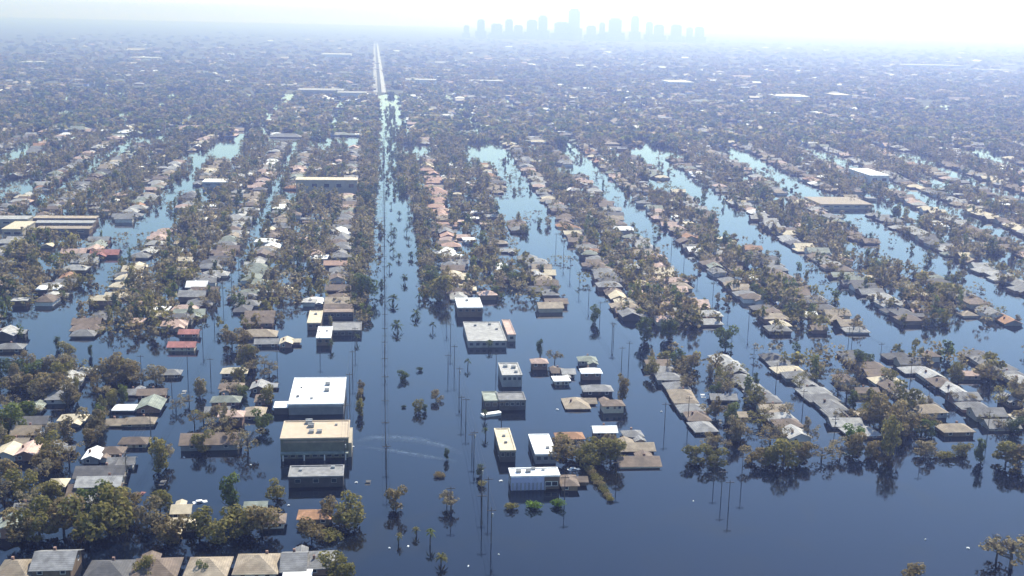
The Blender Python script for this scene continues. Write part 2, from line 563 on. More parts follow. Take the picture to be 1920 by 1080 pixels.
def trunk_mesh(seed, kind):
    g = random.Random(seed)
    mb = MB()
    top = 1.5 if kind == 'tall' else 1.05
    mb.tube([(0, 0, -.9), (0, 0, -.2), (.03, .02, .3), (.05, 0, top)], [.075, .06, .045, .012], 7)
    for i in range(11 if kind == 'bare' else 6):
        a = g.uniform(0, 6.28); z = g.uniform(.05, top * .7); l = g.uniform(.4, .85)
        e = (math.cos(a) * l, math.sin(a) * l, z + g.uniform(.3, .8))
        mid = (e[0] * .45, e[1] * .45, z + (e[2] - z) * .35)
        mb.tube([(0.02, 0, z), mid, e], [.032, .02, .006], 5)
        if kind == 'bare':
            for k in range(2):
                b = a + g.uniform(-.9, .9)
                mb.tube([mid, (mid[0] + math.cos(b) * .35, mid[1] + math.sin(b) * .35, mid[2] + g.uniform(.15, .5))], [.014, .004], 4)
    return mb.mesh('trunk_' + kind)


CR = {'round': [quads_mesh('crown_round', crown_geo(s, 900, .085)) for s in range(6)],
      'tall': [quads_mesh('crown_tall', crown_geo(20 + s, 750, .085, 'tall')) for s in range(3)],
      'bush': [quads_mesh('crown_bush', crown_geo(30 + s, 500, .10, 'bush')) for s in range(3)],
      'bare': [quads_mesh('crown_bare', crown_geo(40 + s, 420, .07, 'bare')) for s in range(4)]}
TR = {k: [trunk_mesh(i * 7 + 3, k) for i in range(3)] for k in CR}


def build_tree(p, kind, rad, h, colour, label, group, name='tree', base=None, cat=None):
    """rad crown radius, h height of crown top above the water"""
    r = empty(name, (p[0], p[1], 0), rng.uniform(0, 6.28), label, cat or ('bush' if 'bush' in name else 'tree'), group)
    base = h * (.16 if kind == 'bare' else .04) if base is None else base
    sz = (h - base) / 1.9
    c = link('crown', rng.choice(CR[kind]), LEAF[colour], r)
    c.scale = (rad, rad, sz); c.location = (0, 0, base)
    t = link('trunk', rng.choice(TR[kind]), m_bark, r)
    t.scale = (rad, rad, sz); t.location = (0, 0, base)
    if kind != 'bush' and base > .8 * sz:
        pass
    return r

# ------------------------------------------------------------------ larger buildings, surveyed one by one
def inv(p):
    return p.x * CA + p.y * SA, -p.x * SA + p.y * CA


OCC = []   # footprints (u0, u1, v0, v1) that houses and trees keep clear of


def flat_building(label, xl, xr, yf, yb, z, roofc, wallc, name='building', cat='building', units=(), windows=0, band=None, parapet=0.3, deck=None):
    """flat roofed building: roof front edge from xl to xr at photograph row yf, roof back edge at row yb, roof z metres above the water"""
    a, b = survey(xl, yf, z), survey(xr, yf, z)
    c = survey((xl + xr) / 2, yb, z)
    u0, v0 = inv(a); u1, v1 = inv(b); v0 = (v0 + v1) / 2
    vb = inv(c)[1]
    OCC.append((u0 - 2, u1 + 2, v0 - 2, vb + 2))
    W, D = u1 - u0, vb - v0
    uc, vc = (u0 + u1) / 2, (v0 + vb) / 2
    x, y = uc * CA - vc * SA, uc * SA + vc * CA
    r = empty(name, (x, y, 0), A, label, cat)
    mb = MB(); mb.box(-W / 2, W / 2, -D / 2, D / 2, -2.2, z - .25)
    link('wall', mb.mesh('wall'), WALL[wallc], r)
    mb = MB(); mb.box(-W / 2 - .15, W / 2 + .15, -D / 2 - .15, D / 2 + .15, z - .247, z)
    rf = link('roof', mb.mesh('roof'), ROOF[roofc], r)
    t = .3
    mb = MB()
    mb.box(-W / 2 - .18, W / 2 + .18, -D / 2 - .18, -D / 2 + t, z + .003, z + parapet); mb.box(-W / 2 - .18, W / 2 + .18, D / 2 - t, D / 2 + .18, z + .003, z + parapet)
    mb.box(-W / 2 - .18, -W / 2 + t, -D / 2 + t + .002, D / 2 - t - .002, z + .003, z + parapet); mb.box(W / 2 - t, W / 2 + .18, -D / 2 + t + .002, D / 2 - t - .002, z + .003, z + parapet)
    link('parapet', mb.mesh('parapet'), ROOF[roofc], r)
    for (ux, uy, s) in units:
        mb = MB(); mb.box(-s / 2, s / 2, -s / 2, s / 2, 0, s * .55); mb.box(-s * .55, s * .55, -s * .1, s * .1, s * .553, s * .66)
        link('rooftop_unit', mb.mesh('rooftop_unit'), m_metal, rf, (ux * W, uy * D, z + .004))
    for k in range(windows):
        q = (k + .5) / windows - .5
        add_window(r, q * W, -D / 2 - .002, z - 2.0, 0, min(1.6, W / windows * .6), 1.2, m_metal)
    nside = max(1, int(D / 6)) if windows else 0
    for k in range(nside):
        q = (k + .5) / nside - .5
        add_window(r, W / 2 + .002, q * D, z - 2.0, math.pi / 2, 1.5, 1.2, m_metal)
        add_window(r, -W / 2 - .002, q * D, z - 2.0, -math.pi / 2, 1.5, 1.2, m_metal)
    if band:
        zz, out, c_ = band
        mb = MB(); mb.box(-W / 2, W / 2, -D / 2 - out, -D / 2 - .003, zz, zz + .45)
        link('canopy', mb.mesh('canopy'), ROOF[c_], r)
    return r, W, D


b, W, D = flat_building('large white flat-roofed store with two dark rooftop vents standing in the flood', 541, 644, 758, 709, 4.2, 'white', 'grey',
                        units=((.16, .22, 1.9), (.16, -.02, 1.9), (-.36, -.22, 1.2), (-.1, -.3, 1.1), (-.33, .12, .8)), windows=0)
mb = MB(); mb.box(-W / 2 - 5.6, -W / 2 - .2, -D / 2 + .8, -D / 2 + 8, -2.2, 2.6); link('annex', mb.mesh('annex'), WALL['dark'], b)
mb = MB(); mb.box(-W / 2 - 5.8, -W / 2 - .2, -D / 2 + .6, -D / 2 + 8.2, 2.603, 2.9); link('annex_roof', mb.mesh('annex_roof'), ROOF['white'], b)
mb = MB(); mb.box(-W / 2 + .4, W / 2 - .4, -D / 2 - .5, -D / 2 - .004, 3.1, 3.8); link('fascia', mb.mesh('fascia'), m_metal, b)
b, W, D = flat_building('tall tan flat-roofed building with olive front and ledge, nearer than the white store', 526, 653, 822, 790, 7.4, 'sand', 'olive',
                        units=((-.08, .18, 2.1), (-.06, -.16, 1.7), (.06, -.16, 1.7), (-.12, .4, 2.3), (.3, .25, .9)), windows=0, band=(2.2, 2.2, 'green grey'))
for q in range(9):
    add_window(b, (q / 8 - .5) * W * .86, -D / 2 - .002, .7, 0, 1.5, 1.1, m_metal)
mb = MB(); mb.box(-W / 2 + 1, W / 2 - 1, -D / 2 - .35, -D / 2 - .004, 5.9, 6.6); link('fascia', mb.mesh('fascia'), ROOF['tan'], b)
for q in (-.46, -.15, .15, .46):
    mb = MB(); mb.box(-.2, .2, -.2, .2, -2, 2.19); link('post', mb.mesh('post'), m_trim, b, (q * W, -D / 2 - 1.9, 0))
mb = MB(); mb.box(.0, 1.1, -D / 2 + 1, D / 2 - 1, -2, 5.2); link('stair_tower', mb.mesh('stair_tower'), WALL['cream'], b, (W / 2 + .003, 0, 0))
flat_building('low grey flat-roofed building directly in front of the tall tan building', 541, 643, 894, 874, 3.6, 'grey', 'dark', windows=3, units=((.3, .3, 1.2), (-.3, .1, 1.0)))

b, W, D = flat_building('cream roofed corner building beside the boulevard with a sunken dark court', 576, 601, 606, 583, 3.4, 'cream', 'brown', windows=2, units=((.0, .2, 1.4),))
flat_building('long brown-grey building behind a dark court beside the boulevard', 606, 662, 586, 578, 3.6, 'brown', 'dark', windows=5)
flat_building('long grey flat roof edged by dark walls on the boulevard bank', 622, 677, 620, 604, 2.6, 'grey', 'dark', windows=4)
flat_building('small square white roof beside the long grey roof on the boulevard', 593, 620, 634, 613, 3.6, 'white', 'brown', windows=2, units=((.15, .1, 1.0),))
flat_building('white box building with brown front standing alone across the boulevard', 858, 905, 577, 559, 5.0, 'white', 'brown', windows=4, units=((-.05, .2, 1.6),))
flat_building('wide low grey building in the water below the white box building', 878, 950, 640, 604, 3.0, 'pale grey', 'grey', windows=6, units=((-.2, .3, 1.2), (.2, .35, 1.4), (.35, .1, 1.2)))
flat_building('narrow white and pink shed attached beside the wide low grey building', 952, 967, 628, 600, 3.2, 'pink', 'white', windows=1)
flat_building('pale roofed two-storey block with rooftop gear amid the open flood', 942, 979, 704, 681, 5.0, 'pale grey', 'grey', windows=4, units=((-.2, .2, 1.7), (.2, .1, 1.7), (.25, -.25, 1.3)))
flat_building('dark-walled half of the twin buildings below the pale two-storey block', 908, 935, 752, 735, 3.6, 'green grey', 'dark', windows=2)
flat_building('grey roofed half of the twin buildings below the pale two-storey block', 936, 986, 751, 736, 4.0, 'grey', 'dark', windows=5)
flat_building('slim cream-roofed hall with dark walls lengthwise in the open flood', 938, 967, 845, 804, 4.2, 'cream', 'dark', windows=3, units=((.0, .15, 1.0), (.0, -.15, 1.0)))
flat_building('white roofed hall beside the slim cream hall', 1004, 1043, 852, 815, 3.4, 'white', 'grey', windows=3, units=((.2, -.2, 1.2),))
b, W, D = flat_building('white building with blue-white fluted front and two rooftop vents', 958, 1050, 893, 878, 4.6, 'white', 'brown',
                        units=((-.32, .05, 1.6), (-.12, .05, 1.6), (.0, .35, 1.2), (.2, .25, 1.0)))
mb = MB(); mb.box(-W / 2 - .02, W * .18, -D / 2 - .5, -D / 2 - .004, -2, 4.3); link('front', mb.mesh('front'), WALL['blue'], b)
for k in range(9):
    mb = MB(); mb.box(-.16, .16, -.3, 0, -2, 2.6); link('pilaster', mb.mesh('pilaster'), WALL['grey'], b, (-W / 2 + .6 + k * W * .66 / 8, -D / 2 - .503, 0))
for k in range(2):
    add_window(b, W * (.27 + .13 * k), -D / 2 - .002, 1.2, 0, 1.8, 1.4)
for q in (-.25, .0, .25):
    add_window(b, -W / 2 - .002, q * D, 1.2, -math.pi / 2, 1.4, 1.3)


def far_building(label, x0, x1, yb_, h, roofc, wallc, depth, group=None):
    """big flat roof far off: width from pixels x0..x1 along its near base row yb_"""
    a, b_ = survey(x0, yb_, .5), survey(x1, yb_, .5)
    W = (b_ - a).length
    r = empty('warehouse', ((a.x + b_.x) / 2, (a.y + b_.y) / 2 + depth / 2, 0), A, label, 'warehouse', group)
    mb = MB(); mb.box(-W / 2, W / 2, -depth / 2, depth / 2, -3, h)
    link('wall', mb.mesh('wall'), WALL[wallc], r)
    mb = MB(); mb.box(-W / 2 - .4, W / 2 + .4, -depth / 2 - .4, depth / 2 + .4, h + .003, h + .7)
    link('roof', mb.mesh('roof'), ROOF[roofc], r)
    u, v = inv(Vector((r.location.x, r.location.y, 0)))
    OCC.append((u - W / 2, u + W / 2, v - depth / 2 - 25, v + depth / 2))
    n = max(2, int(W / 9))
    if yb_ > 300:
        for k in range(min(n, 10)):
            add_window(r, ((k + .5) / min(n, 10) - .5) * W, -depth / 2 - .002, h * .45, 0, 4.5, h * .3)
    return r


far_building('long three-storey cream school block facing the flood by the boulevard', 553, 668, 361, 11, 'cream', 'cream', 16)
far_building('white-roofed long low building left standing amid trees opposite the school', 377, 440, 352, 5, 'white', 'grey', 20)
far_building('broad tan-roofed low complex among trees on the skyline side', 1535, 1630, 391, 3.5, 'tan', 'cream', 42)
far_building('bright white building catching the sun amid the far woods', 1625, 1660, 346, 9, 'white', 'white', 55)
for i, yy in enumerate((412, 421, 432)):
    far_building('%s of three long parallel barrack roofs behind the open pond' % ('rear', 'middle', 'front')[i], 60 + i * 3, 178 - i * 6, yy + 6, 3.4, ('tan', 'pale grey', 'tan')[i], 'brown', 10)
far_building('cream L-shaped hall at the frame edge beside the long barracks', 0, 38, 446, 6, 'cream', 'cream', 30)
far_building('pale flat hall at the frame edge behind the cream hall', -30, 50, 424, 5, 'pale grey', 'cream', 14)
far_building('pale green-roofed mall strip in the haze beyond the boulevard trees', 555, 640, 178, 9, 'pale grey', 'cream', 60)
far_building('pale mall roof in the haze next to the boulevard trees', 630, 684, 182, 8, 'pale grey', 'white', 50)
far_building('pale strip of sheds where the dry road begins', 760, 815, 156, 8, 'pale grey', 'white', 50)
far_building('pale shed row past the strip of sheds by the dry road', 880, 940, 158, 8, 'pale grey', 'cream', 50)
far_building('bright white domed-looking depot alone in the hazy woods', 1254, 1294, 165, 14, 'white', 'white', 90)
far_building('pale depot between the bright depot and the frame edge', 1459, 1512, 189, 9, 'white', 'white', 70)
far_building('small cream depot next to the pale depot in the hazy woods', 1563, 1592, 189, 12, 'cream', 'cream', 60)
far_building('pale wharf shed on the hazy horizon, second from the frame edge', 1690, 1790, 126, 8, 'pale grey', 'white', 120)
far_building('pale wharf shed at the frame edge on the horizon', 1850, 1900, 136, 8, 'pale grey', 'white', 120)
far_building('thin pale wharf shed under the end of the skyline', 1440, 1500, 128, 7, 'pale grey', 'white', 80)
far_building('pale rail shed on the horizon beside the road vanishing point', 600, 650, 107, 10, 'pale grey', 'white', 160)
far_building('pale rail shed on the horizon well off from the road', 240, 290, 113, 8, 'pale grey', 'white', 90)
far_building('faint pale shed low on the horizon near the frame corner', 30, 75, 122, 8, 'pale grey', 'white', 90)

# trailer roof afloat, boat wake, debris
p = survey(921, 779, 0)
r = empty('trailer', (p.x, p.y, 0), A + R(22), 'white box trailer roof just above the water by the twin buildings', 'trailer')
mb = MB(); mb.box(-4, 4, -1.25, 1.25, -1.6, .95); link('body', mb.mesh('body'), WALL['white'], r)
mb = MB(); mb.box(-4.06, 4.06, -1.31, 1.31, .953, 1.05); link('roof', mb.mesh('roof'), ROOF['white'], r)

# ------------------------------------------------------------------ houses surveyed one by one (x, y of roof middle, width px, roof, kind, along, wall height, label)
HOUSES = []
HAND = [
 (30, 1060, 66, 'tan', 'hip', 0, 2.6, 'tan hip roof in the bottom corner, first of the bottom row'),
 (106, 1043, 74, 'grey', 'gable', 0, 3.6, 'tall grey gable roof second in the bottom row'),
 (204, 1060, 82, 'dark grey', 'hip', 0, 2.4, 'dark grey hip roof third in the bottom row'),
 (292, 1056, 84, 'brown', 'hip', 0, 2.4, 'brown hip roof fourth in the bottom row behind a yellow-green tree'),
 (390, 1054, 76, 'tan', 'hip', 0, 2.4, 'grey-tan hip roof fifth in the bottom row with a small green shrub'),
 (483, 1049, 80, 'tan', 'hip', 0, 2.6, 'sunlit tan hip roof sixth in the bottom row'),
 (552, 1045, 46, 'grey', 'gable', 0, 2.6, 'small grey gable roof seventh in the bottom row'),
 (602, 1040, 56, 'grey', 'hip', 1, 2.8, 'grey hip roof at the water end of the bottom row'),
 (557, 1076, 46, 'white', 'flat', 0, 2.2, 'white flat roof at the bottom edge below the small grey gable'),
 (590, 957, 60, 'orange', 'hip', 0, 2.6, 'rusty orange roof standing alone below the grey flat-roofed building'),
 (512, 965, 46, 'brown', 'hip', 0, 2.2, 'brown roof half hidden by olive trees next to the orange roof'),
 (480, 940, 42, 'green grey', 'gable', 0, 2.0, 'small green-grey gable roof with white post beside a conical tree'),
 (342, 972, 52, 'cream', 'hip', 0, 2.2, 'pale pinkish roof amid trees in the lower store side block'),
 (341, 947, 30, 'cream', 'gable', 0, 2.6, 'small cream gable behind the pale pinkish roof'),
 (188, 896, 80, 'pale grey', 'gable', 0, 3.4, 'long whitish gable roof facing the open street water'),
 (180, 911, 96, 'brown', 'gable', 0, 1.6, 'long brown low roof in front of the long whitish gable'),
 (190, 877, 90, 'dark grey', 'gable', 0, 2.0, 'long dark roof right behind the long whitish gable'),
 (108, 897, 26, 'cream', 'hip', 0, 2.0, 'small cream hip roof beside the long whitish gable'),
 (395, 817, 106, 'brown', 'gable', 0, 2.6, 'very long brown gable roof with yellow-green tree before it'),
 (252, 820, 52, 'brown', 'hip', 0, 1.8, 'brown-grey hip roof with white gable end at the street edge'),
 (176, 845, 26, 'white', 'gable', 1, 2.2, 'small white gable cottage below a rust tree'),
 (212, 838, 42, 'brown', 'hip', 0, 2.2, 'brown hip roof touching the small white cottage'),
 (228, 858, 50, 'grey', 'gable', 0, 1.8, 'grey low roof in front of the small white cottage'),
 (16, 839, 42, 'cream', 'gable', 1, 2.2, 'cream gable at the frame edge, first of three side by side'),
 (54, 838, 44, 'pink', 'gable', 1, 2.2, 'pinkish gable, second of three side by side'),
 (98, 836, 40, 'grey', 'gable', 1, 2.2, 'grey gable behind an olive tree, third of three side by side'),
 (52, 757, 56, 'green grey', 'hip', 0, 1.8, 'round-edged green-grey hip roof beside green trees'),
 (137, 777, 50, 'cream', 'hip', 0, 1.8, 'whitish hip roof with dark wall by brown trees'),
 (283, 752, 46, 'green grey', 'gable', 1, 1.8, 'green-grey gable roof running away from the viewer'),
 (262, 782, 56, 'tan', 'hip', 0, 1.6, 'tan-yellow low roof below the green-grey gable'),
 (218, 784, 34, 'tan', 'gable', 0, 1.4, 'low tan roof joined to the tan-yellow roof'),
 (236, 760, 40, 'white', 'flat', 0, .9, 'white carport roof almost at water level'),
 (286, 730, 52, 'brown', 'gable', 0, 1.8, 'long brown roof beneath the brown trees'),
 (322, 692, 34, 'grey', 'hip', 0, 2.0, 'grey hip roof at the street corner with trees beside'),
 (250, 729, 34, 'grey', 'gable', 0, 1.2, 'low grey roof under brown trees behind the white carport'),
 (130, 945, 32, 'pale grey', 'gable', 1, 2.0, 'pale gable amid the big olive tree mass'),
 (47, 943, 36, 'grey', 'gable', 0, 2.0, 'grey gable at the edge of the big olive tree mass'),
 (18, 976, 52, 'green grey', 'gable', 1, 2.4, 'pale green-grey gable cut by the frame edge'),
 (150, 926, 46, 'grey', 'hip', 0, 2.8, 'grey house with a row of small dark windows under trees'),
 (440, 690, 48, 'cream', 'hip', 0, 2.2, 'cream-brown hip roof at the top of the small store side block'),
 (434, 718, 46, 'brown', 'hip', 0, 2.2, 'brown hip roof second in the small store side block'),
 (424, 742, 54, 'green grey', 'hip', 0, 2.0, 'green-grey hip roof third in the small store side block'),
 (408, 761, 44, 'grey', 'gable', 0, 1.4, 'grey lean roof attached to the pink house'),
 (434, 770, 46, 'pink', 'hip', 0, 4.2, 'two-storey house with pink roof and dark front'),
 (478, 766, 38, 'tan', 'hip', 1, 1.8, 'tan hip roof beside the pink two-storey house'),
 (487, 717, 32, 'pale grey', 'gable', 1, 2.0, 'pale gable facing the white store'),
 (494, 740, 30, 'brown', 'hip', 1, 2.0, 'brown roof under trees beside the white store'),
 (342, 641, 50, 'red', 'gable', 0, 2.4, 'bright red roof on the cross street bank'),
 (355, 618, 36, 'red', 'gable', 0, 2.2, 'dull red roof right behind the bright red roof'),
 (140, 468, 46, 'pink', 'gable', 0, 2.2, 'pink roof by the pond in the outer store side blocks'),
 (198, 470, 52, 'red', 'gable', 0, 2.4, 'rust-red roof by the pond in the outer store side blocks'),
 (630, 490, 44, 'salmon', 'gable', 0, 2.6, 'salmon roof facing the boulevard on the store side'),
 (488, 585, 54, 'brown', 'gable', 0, 2.2, 'brown long roof beside the inner store side street'),
 (484, 597, 58, 'brown', 'gable', 0, 2.2, 'second brown long roof just in front of its twin'),
 (485, 621, 68, 'tan', 'hip', 0, 1.8, 'tan-green low roof near the cross street water'),
 (500, 636, 44, 'grey', 'gable', 0, 1.8, 'grey roof on the bank next to the square tan house'),
 (537, 634, 22, 'cream', 'gable', 1, 2.4, 'square tan house at the bank of the cross street water'),
 (20, 644, 50, 'grey', 'hip', 0, 2.0, 'wide grey roof at the frame edge on the cross street bank'),
 # islands of houses across the boulevard
 (1011, 672, 30, 'pink', 'hip', 0, 3.4, 'pale pink roofed house with dark front on the small island'),
 (1052, 706, 26, 'white', 'flat', 0, 1.8, 'white flat roof on the small island of houses'),
 (1065, 692, 26, 'pale grey', 'gable', 0, 1.8, 'pale gable behind the white flat roof on the small island'),
 (1101, 668, 34, 'green grey', 'hip', 0, 2.6, 'pale green hip roof at the back of the small island'),
 (1108, 692, 38, 'white', 'hip', 0, 3.0, 'bright white hip roof in the middle of the small island'),
 (1120, 722, 56, 'grey', 'hip', 0, 2.4, 'large grey-brown hip roof in the middle of the small island'),
 (1080, 749, 46, 'tan', 'hip', 1, 1.4, 'tan hip roof at the near edge of the small island'),
 (1148, 752, 42, 'brown', 'hip', 0, 3.0, 'brown hip roof at the near corner of the small island'),
 (1046, 690, 24, 'brown', 'hip', 0, 1.8, 'small brown roof at the edge of the small island'),
 (1068, 810, 52, 'orange', 'hip', 0, 1.6, 'orange-brown roof on the tree-covered island'),
 (1133, 801, 44, 'white', 'gable', 0, 3.0, 'white and cream gabled house on the tree-covered island'),
 (1186, 806, 36, 'grey', 'hip', 0, 1.6, 'grey roof at the back corner of the tree-covered island'),
 (1192, 832, 66, 'tan', 'gable', 0, 1.0, 'mossy tan long roof on the tree-covered island'),
 (1196, 859, 80, 'brown', 'gable', 0, 1.0, 'long brown roof at the open water edge of the tree-covered island'),
 (1066, 894, 22, 'brown', 'hip', 1, 2.2, 'small brown house touching the fluted white building'),
]
for (px, py, wpx, rc, kind, along, hw, label) in HAND:
    p = survey(px, py, hw + 1.0)
    w_ = max(5.0, wpx * mpp(px, py, hw + 1.0) - (0 if kind == 'flat' else .8))
    if along == 0:
        W, D = w_, min(max(w_ * .62, 6.0), 10.5) if py < 1030 else 11.5
        rot = A
    else:
        W, D = max(w_ * 1.35, 8.5), w_
        rot = A + math.pi / 2
    u, v = inv(p)
    OCC.append((u - w_ / 2 - 1, u + w_ / 2 + 1, v - 6, v + 6))
    HOUSES.append(dict(p=(p.x, p.y), rot=rot + R(rng.uniform(-2, 2)), kind=kind, W=W, D=D, hw=max(hw - .4, .9) if hw < 3 else hw, roof=rc,
                       wall=rng.choice(['white', 'cream', 'brick', 'brown', 'grey', 'brown', 'brick', 'dark']), label=label, group=None, d=0 if py > 560 else 1))

# open patches of flood between the blocks
for (px, py, hu, hv) in ((530, 262, 16, 45), (420, 292, 14, 40), (25, 350, 14, 50), (290, 415, 11, 40), (200, 435, 30, 30), (1240, 348, 20, 40), (1180, 290, 22, 40), (1145, 275, 20, 30), (1640, 472, 22, 26), (1450, 378, 24, 30),
                         (1700, 500, 16, 30), (1180, 405, 18, 60), (960, 390, 18, 60), (1000, 460, 20, 40), (900, 295, 20, 60), (1000, 262, 16, 60), (1390, 440, 12, 40), (560, 500, 10, 12), (565, 600, 9, 28), (70, 600, 12, 30), (880, 470, 6, 10),
                         (845, 215, 12, 60), (560, 205, 12, 40), (1720, 405, 16, 20), (1890, 500, 14, 30), (1430, 250, 14, 40), (250, 235, 14, 40), (1060, 320, 18, 40), (760, 285, 14, 20)):
    u, v = inv(survey(px, py, 0))
    k_ = 1 + 2.6e-4 * min(max(v - 560, 0), 840)
    hu *= .62 if px > 760 else 1
    OCC.append((u / k_ - hu, u / k_ + hu, v - hv, v + hv))

for _ in range(60):
    py = rng.uniform(205, 300); px = rng.uniform(-60, 1980)
    u, v = inv(survey(px, py, 0))
    k_ = 1 + 2.6e-4 * min(max(v - 560, 0), 840)
    hu, hv = rng.uniform(8, 16), rng.uniform(30, 70)
    uc = math.floor((u / k_ - 33) / 84) * 84 + 33 + 74 + rng.uniform(-6, 6) if rng.random() < .7 else u / k_
    OCC.append((uc - hu, uc + hu, v - hv, v + hv))

# rows of houses: block name, u range, v range of the block, where the rows start counting
ROOFS = ['grey'] * 6 + ['brown'] * 4 + ['tan'] * 3 + ['pale grey'] * 4 + ['dark grey'] * 2 + ['green grey'] * 2 + ['cream'] * 2 + ['white'] + ['pink'] * 2 + ['orange']
SHAPE = {'hip': 'hip-roofed', 'gable': 'gable-roofed', 'flat': 'flat-roofed'}
NUM = ['first', 'second', 'third', 'fourth', 'fifth', 'sixth', 'seventh', 'eighth', 'ninth', 'tenth', 'eleventh', 'twelfth', 'thirteenth', 'fourteenth']
BLOCKS = []
UP_END = 1500
CROSS = [(1008, 1024), (1318, 1336)]
for i, (a, b_, v0) in enumerate([(33, 97, 622), (121, 172, 562), (194, 241, 545), (267, 331, 562), (362, 424, 566), (446, 508, 580), (530, 592, 600), (614, 676, 620), (698, 760, 640)]):
    BLOCKS.append(dict(n='%s far skyline-side block' % NUM[i], a=a, b=b_, v0=v0, v1=UP_END, ref='past the cross street', far=True, s=1))
for i, (a, b_, v0) in enumerate([(-78, -19, 560), (-149, -91, 548), (-236, -168, 545), (-322, -254, 560), (-408, -340, 600), (-494, -426, 700), (-580, -512, 800)]):
    BLOCKS.append(dict(n='%s far store-side block' % NUM[i], a=a, b=b_, v0=v0, v1=UP_END, ref='past the cross street', far=True, s=-1))
for i, (a, b_, v0, v1) in enumerate([(115, 160, 393, 512), (171, 223, 396, 512), (231, 282, 402, 512), (300, 352, 430, 512)]):
    BLOCKS.append(dict(n='%s near skyline-side block' % NUM[i], a=a, b=b_, v0=v0, v1=v1, ref='up from the open water', far=False, s=1))
BLOCKS.append(dict(n='outer near store-side block', a=-172, b=-122, v0=400, v1=500, ref='up from the bottom row', far=False, s=-1))


def blocked(u, v, m=0):
    if any(a <= v <= b_ for a, b_ in CROSS) and v > 900: return True
    for (a, b_, c, d) in OCC:
        if a - m < u < b_ + m and c - m < v < d + m: return True
    if -234 < u < -180 and 795 < v < 880: return True
    return False


def in_view(x, y, m=140):
    px, py, k = proj(x, y, 3)
    return k > 0 and -m < px < 1920 + m and py < 1080 + m


for B in BLOCKS:
    for side in (0, 1):
        depth0 = 13 if B['b'] - B['a'] > 50 else 11
        inner = (side == 0) == (B['s'] > 0)
        u = B['a'] + depth0 / 2 + .5 if side == 0 else B['b'] - depth0 / 2 - .5
        v = B['v0'] + 6 + rng.uniform(0, 3)
        if B['n'].startswith('first far skyline') and side == 1: v = 600
        n = 0
        run = rng.choice(ROOFS)
        while v < B['v1'] - 5:
            step = rng.uniform(9.8, 13.0) if B['far'] else rng.uniform(9.2, 11.2)
            salmon = B['n'].startswith('first far skyline') and side == 0 and 770 < v < 1150
            if not blocked(u, v, 2) and rng.random() > (.10 if B['far'] else .05):
                n += 1
                x, y = grid(u + (rng.uniform(-3.5, 3.5) if B['far'] else rng.uniform(-1.5, 1.5)), v)
                if in_view(x, y):
                    rc = run if rng.random() < .35 else rng.choice(ROOFS)
                    if not B['far'] and rc in ('orange', 'pink', 'green grey'): rc = rng.choice(['grey', 'pale grey', 'brown', 'tan'])
                    if salmon: rc = 'salmon' if rng.random() < .55 else rng.choice(['pink', 'brown', 'grey', 'tan'])
                    if B['n'].startswith('second near') and side == 0 and rng.random() < .75: rc = rng.choice(['grey', 'pale grey'])
                    run = rc
                    kind = 'flat' if rc == 'white' and rng.random() < .4 else rng.choice(['hip', 'hip', 'gable'])
                    D = min(step - 1.5, rng.uniform(7.5, 11)); W = depth0 + rng.uniform(-2.5, 1.5)
                    if not B['far']: W = depth0 - rng.uniform(.5, 2)
                    hw = rng.choice([1.2, 1.2, 1.6, 2.0, 2.4, 2.8]) if B['far'] else rng.choice([1.2, 1.6, 2.0, 2.4])
                    lab = '%s %s house, %s %s, %s row, %s' % (rc, SHAPE[kind], ORD(n), B['ref'], 'inner' if inner else 'outer', B['n'])
                    HOUSES.append(dict(p=(x, y), rot=A + (0 if rng.random() < .72 else math.pi / 2) + R(rng.uniform(-4, 4)), kind=kind, W=W, D=D, hw=hw, roof=rc,
                                       wall=rng.choice(['white', 'cream', 'brick', 'grey', 'brick', 'brown', 'dark']), label=lab,
                                       group='houses in rows along the flooded streets', d=2))
            v += step

for B in BLOCKS:
    n = 0
    for v in np.arange(B['v0'] + 8, B['v1'] - 4, 11.0):
        if rng.random() > (.62 if B['far'] else .4): continue
        dep = 15 if B['b'] - B['a'] > 50 else 13
        u = rng.uniform(B['a'] + dep + 2, B['b'] - dep - 2)
        v += rng.uniform(-4, 4)
        if blocked(u, v, 2): continue
        x, y = grid(u, v)
        if not in_view(x, y): continue
        n += 1
        rc = rng.choice(['white', 'pale grey', 'pale grey', 'cream', 'tan', 'brown', 'grey', 'pink'])
        kind = rng.choice(['hip', 'gable', 'flat'])
        lab = '%s %s back house, %s %s, %s yards' % (rc, SHAPE[kind], ORD(n), B['ref'], B['n'])
        HOUSES.append(dict(p=(x, y), rot=A + rng.choice([0, math.pi / 2]) + R(rng.uniform(-6, 6)), kind=kind, W=rng.uniform(6, 12), D=rng.uniform(5, 8), hw=rng.choice([1.2, 2.0, 2.8]), roof=rc,
                           wall=rng.choice(['white', 'cream', 'brick', 'brown']), label=lab, group='back houses in the yards between rows', d=2))

for h in HOUSES:
    px, py, k = proj(h['p'][0], h['p'][1], 2)
    h['k'] = k * (.5 if h['d'] == 0 else 1)
HOUSES.sort(key=lambda h: h['k'])
for i, h in enumerate(HOUSES[:296]):
    build_house(h['p'], h['rot'], h['kind'], h['W'], h['D'], h['hw'], h['roof'], h['wall'], h['label'], h['group'], 2 if h['d'] == 0 or i < 150 else 1)

# ------------------------------------------------------------------ the remaining houses, one mass
RK = list(ROOF); WK = list(WALL)
fv, ff, fm = [], [], []


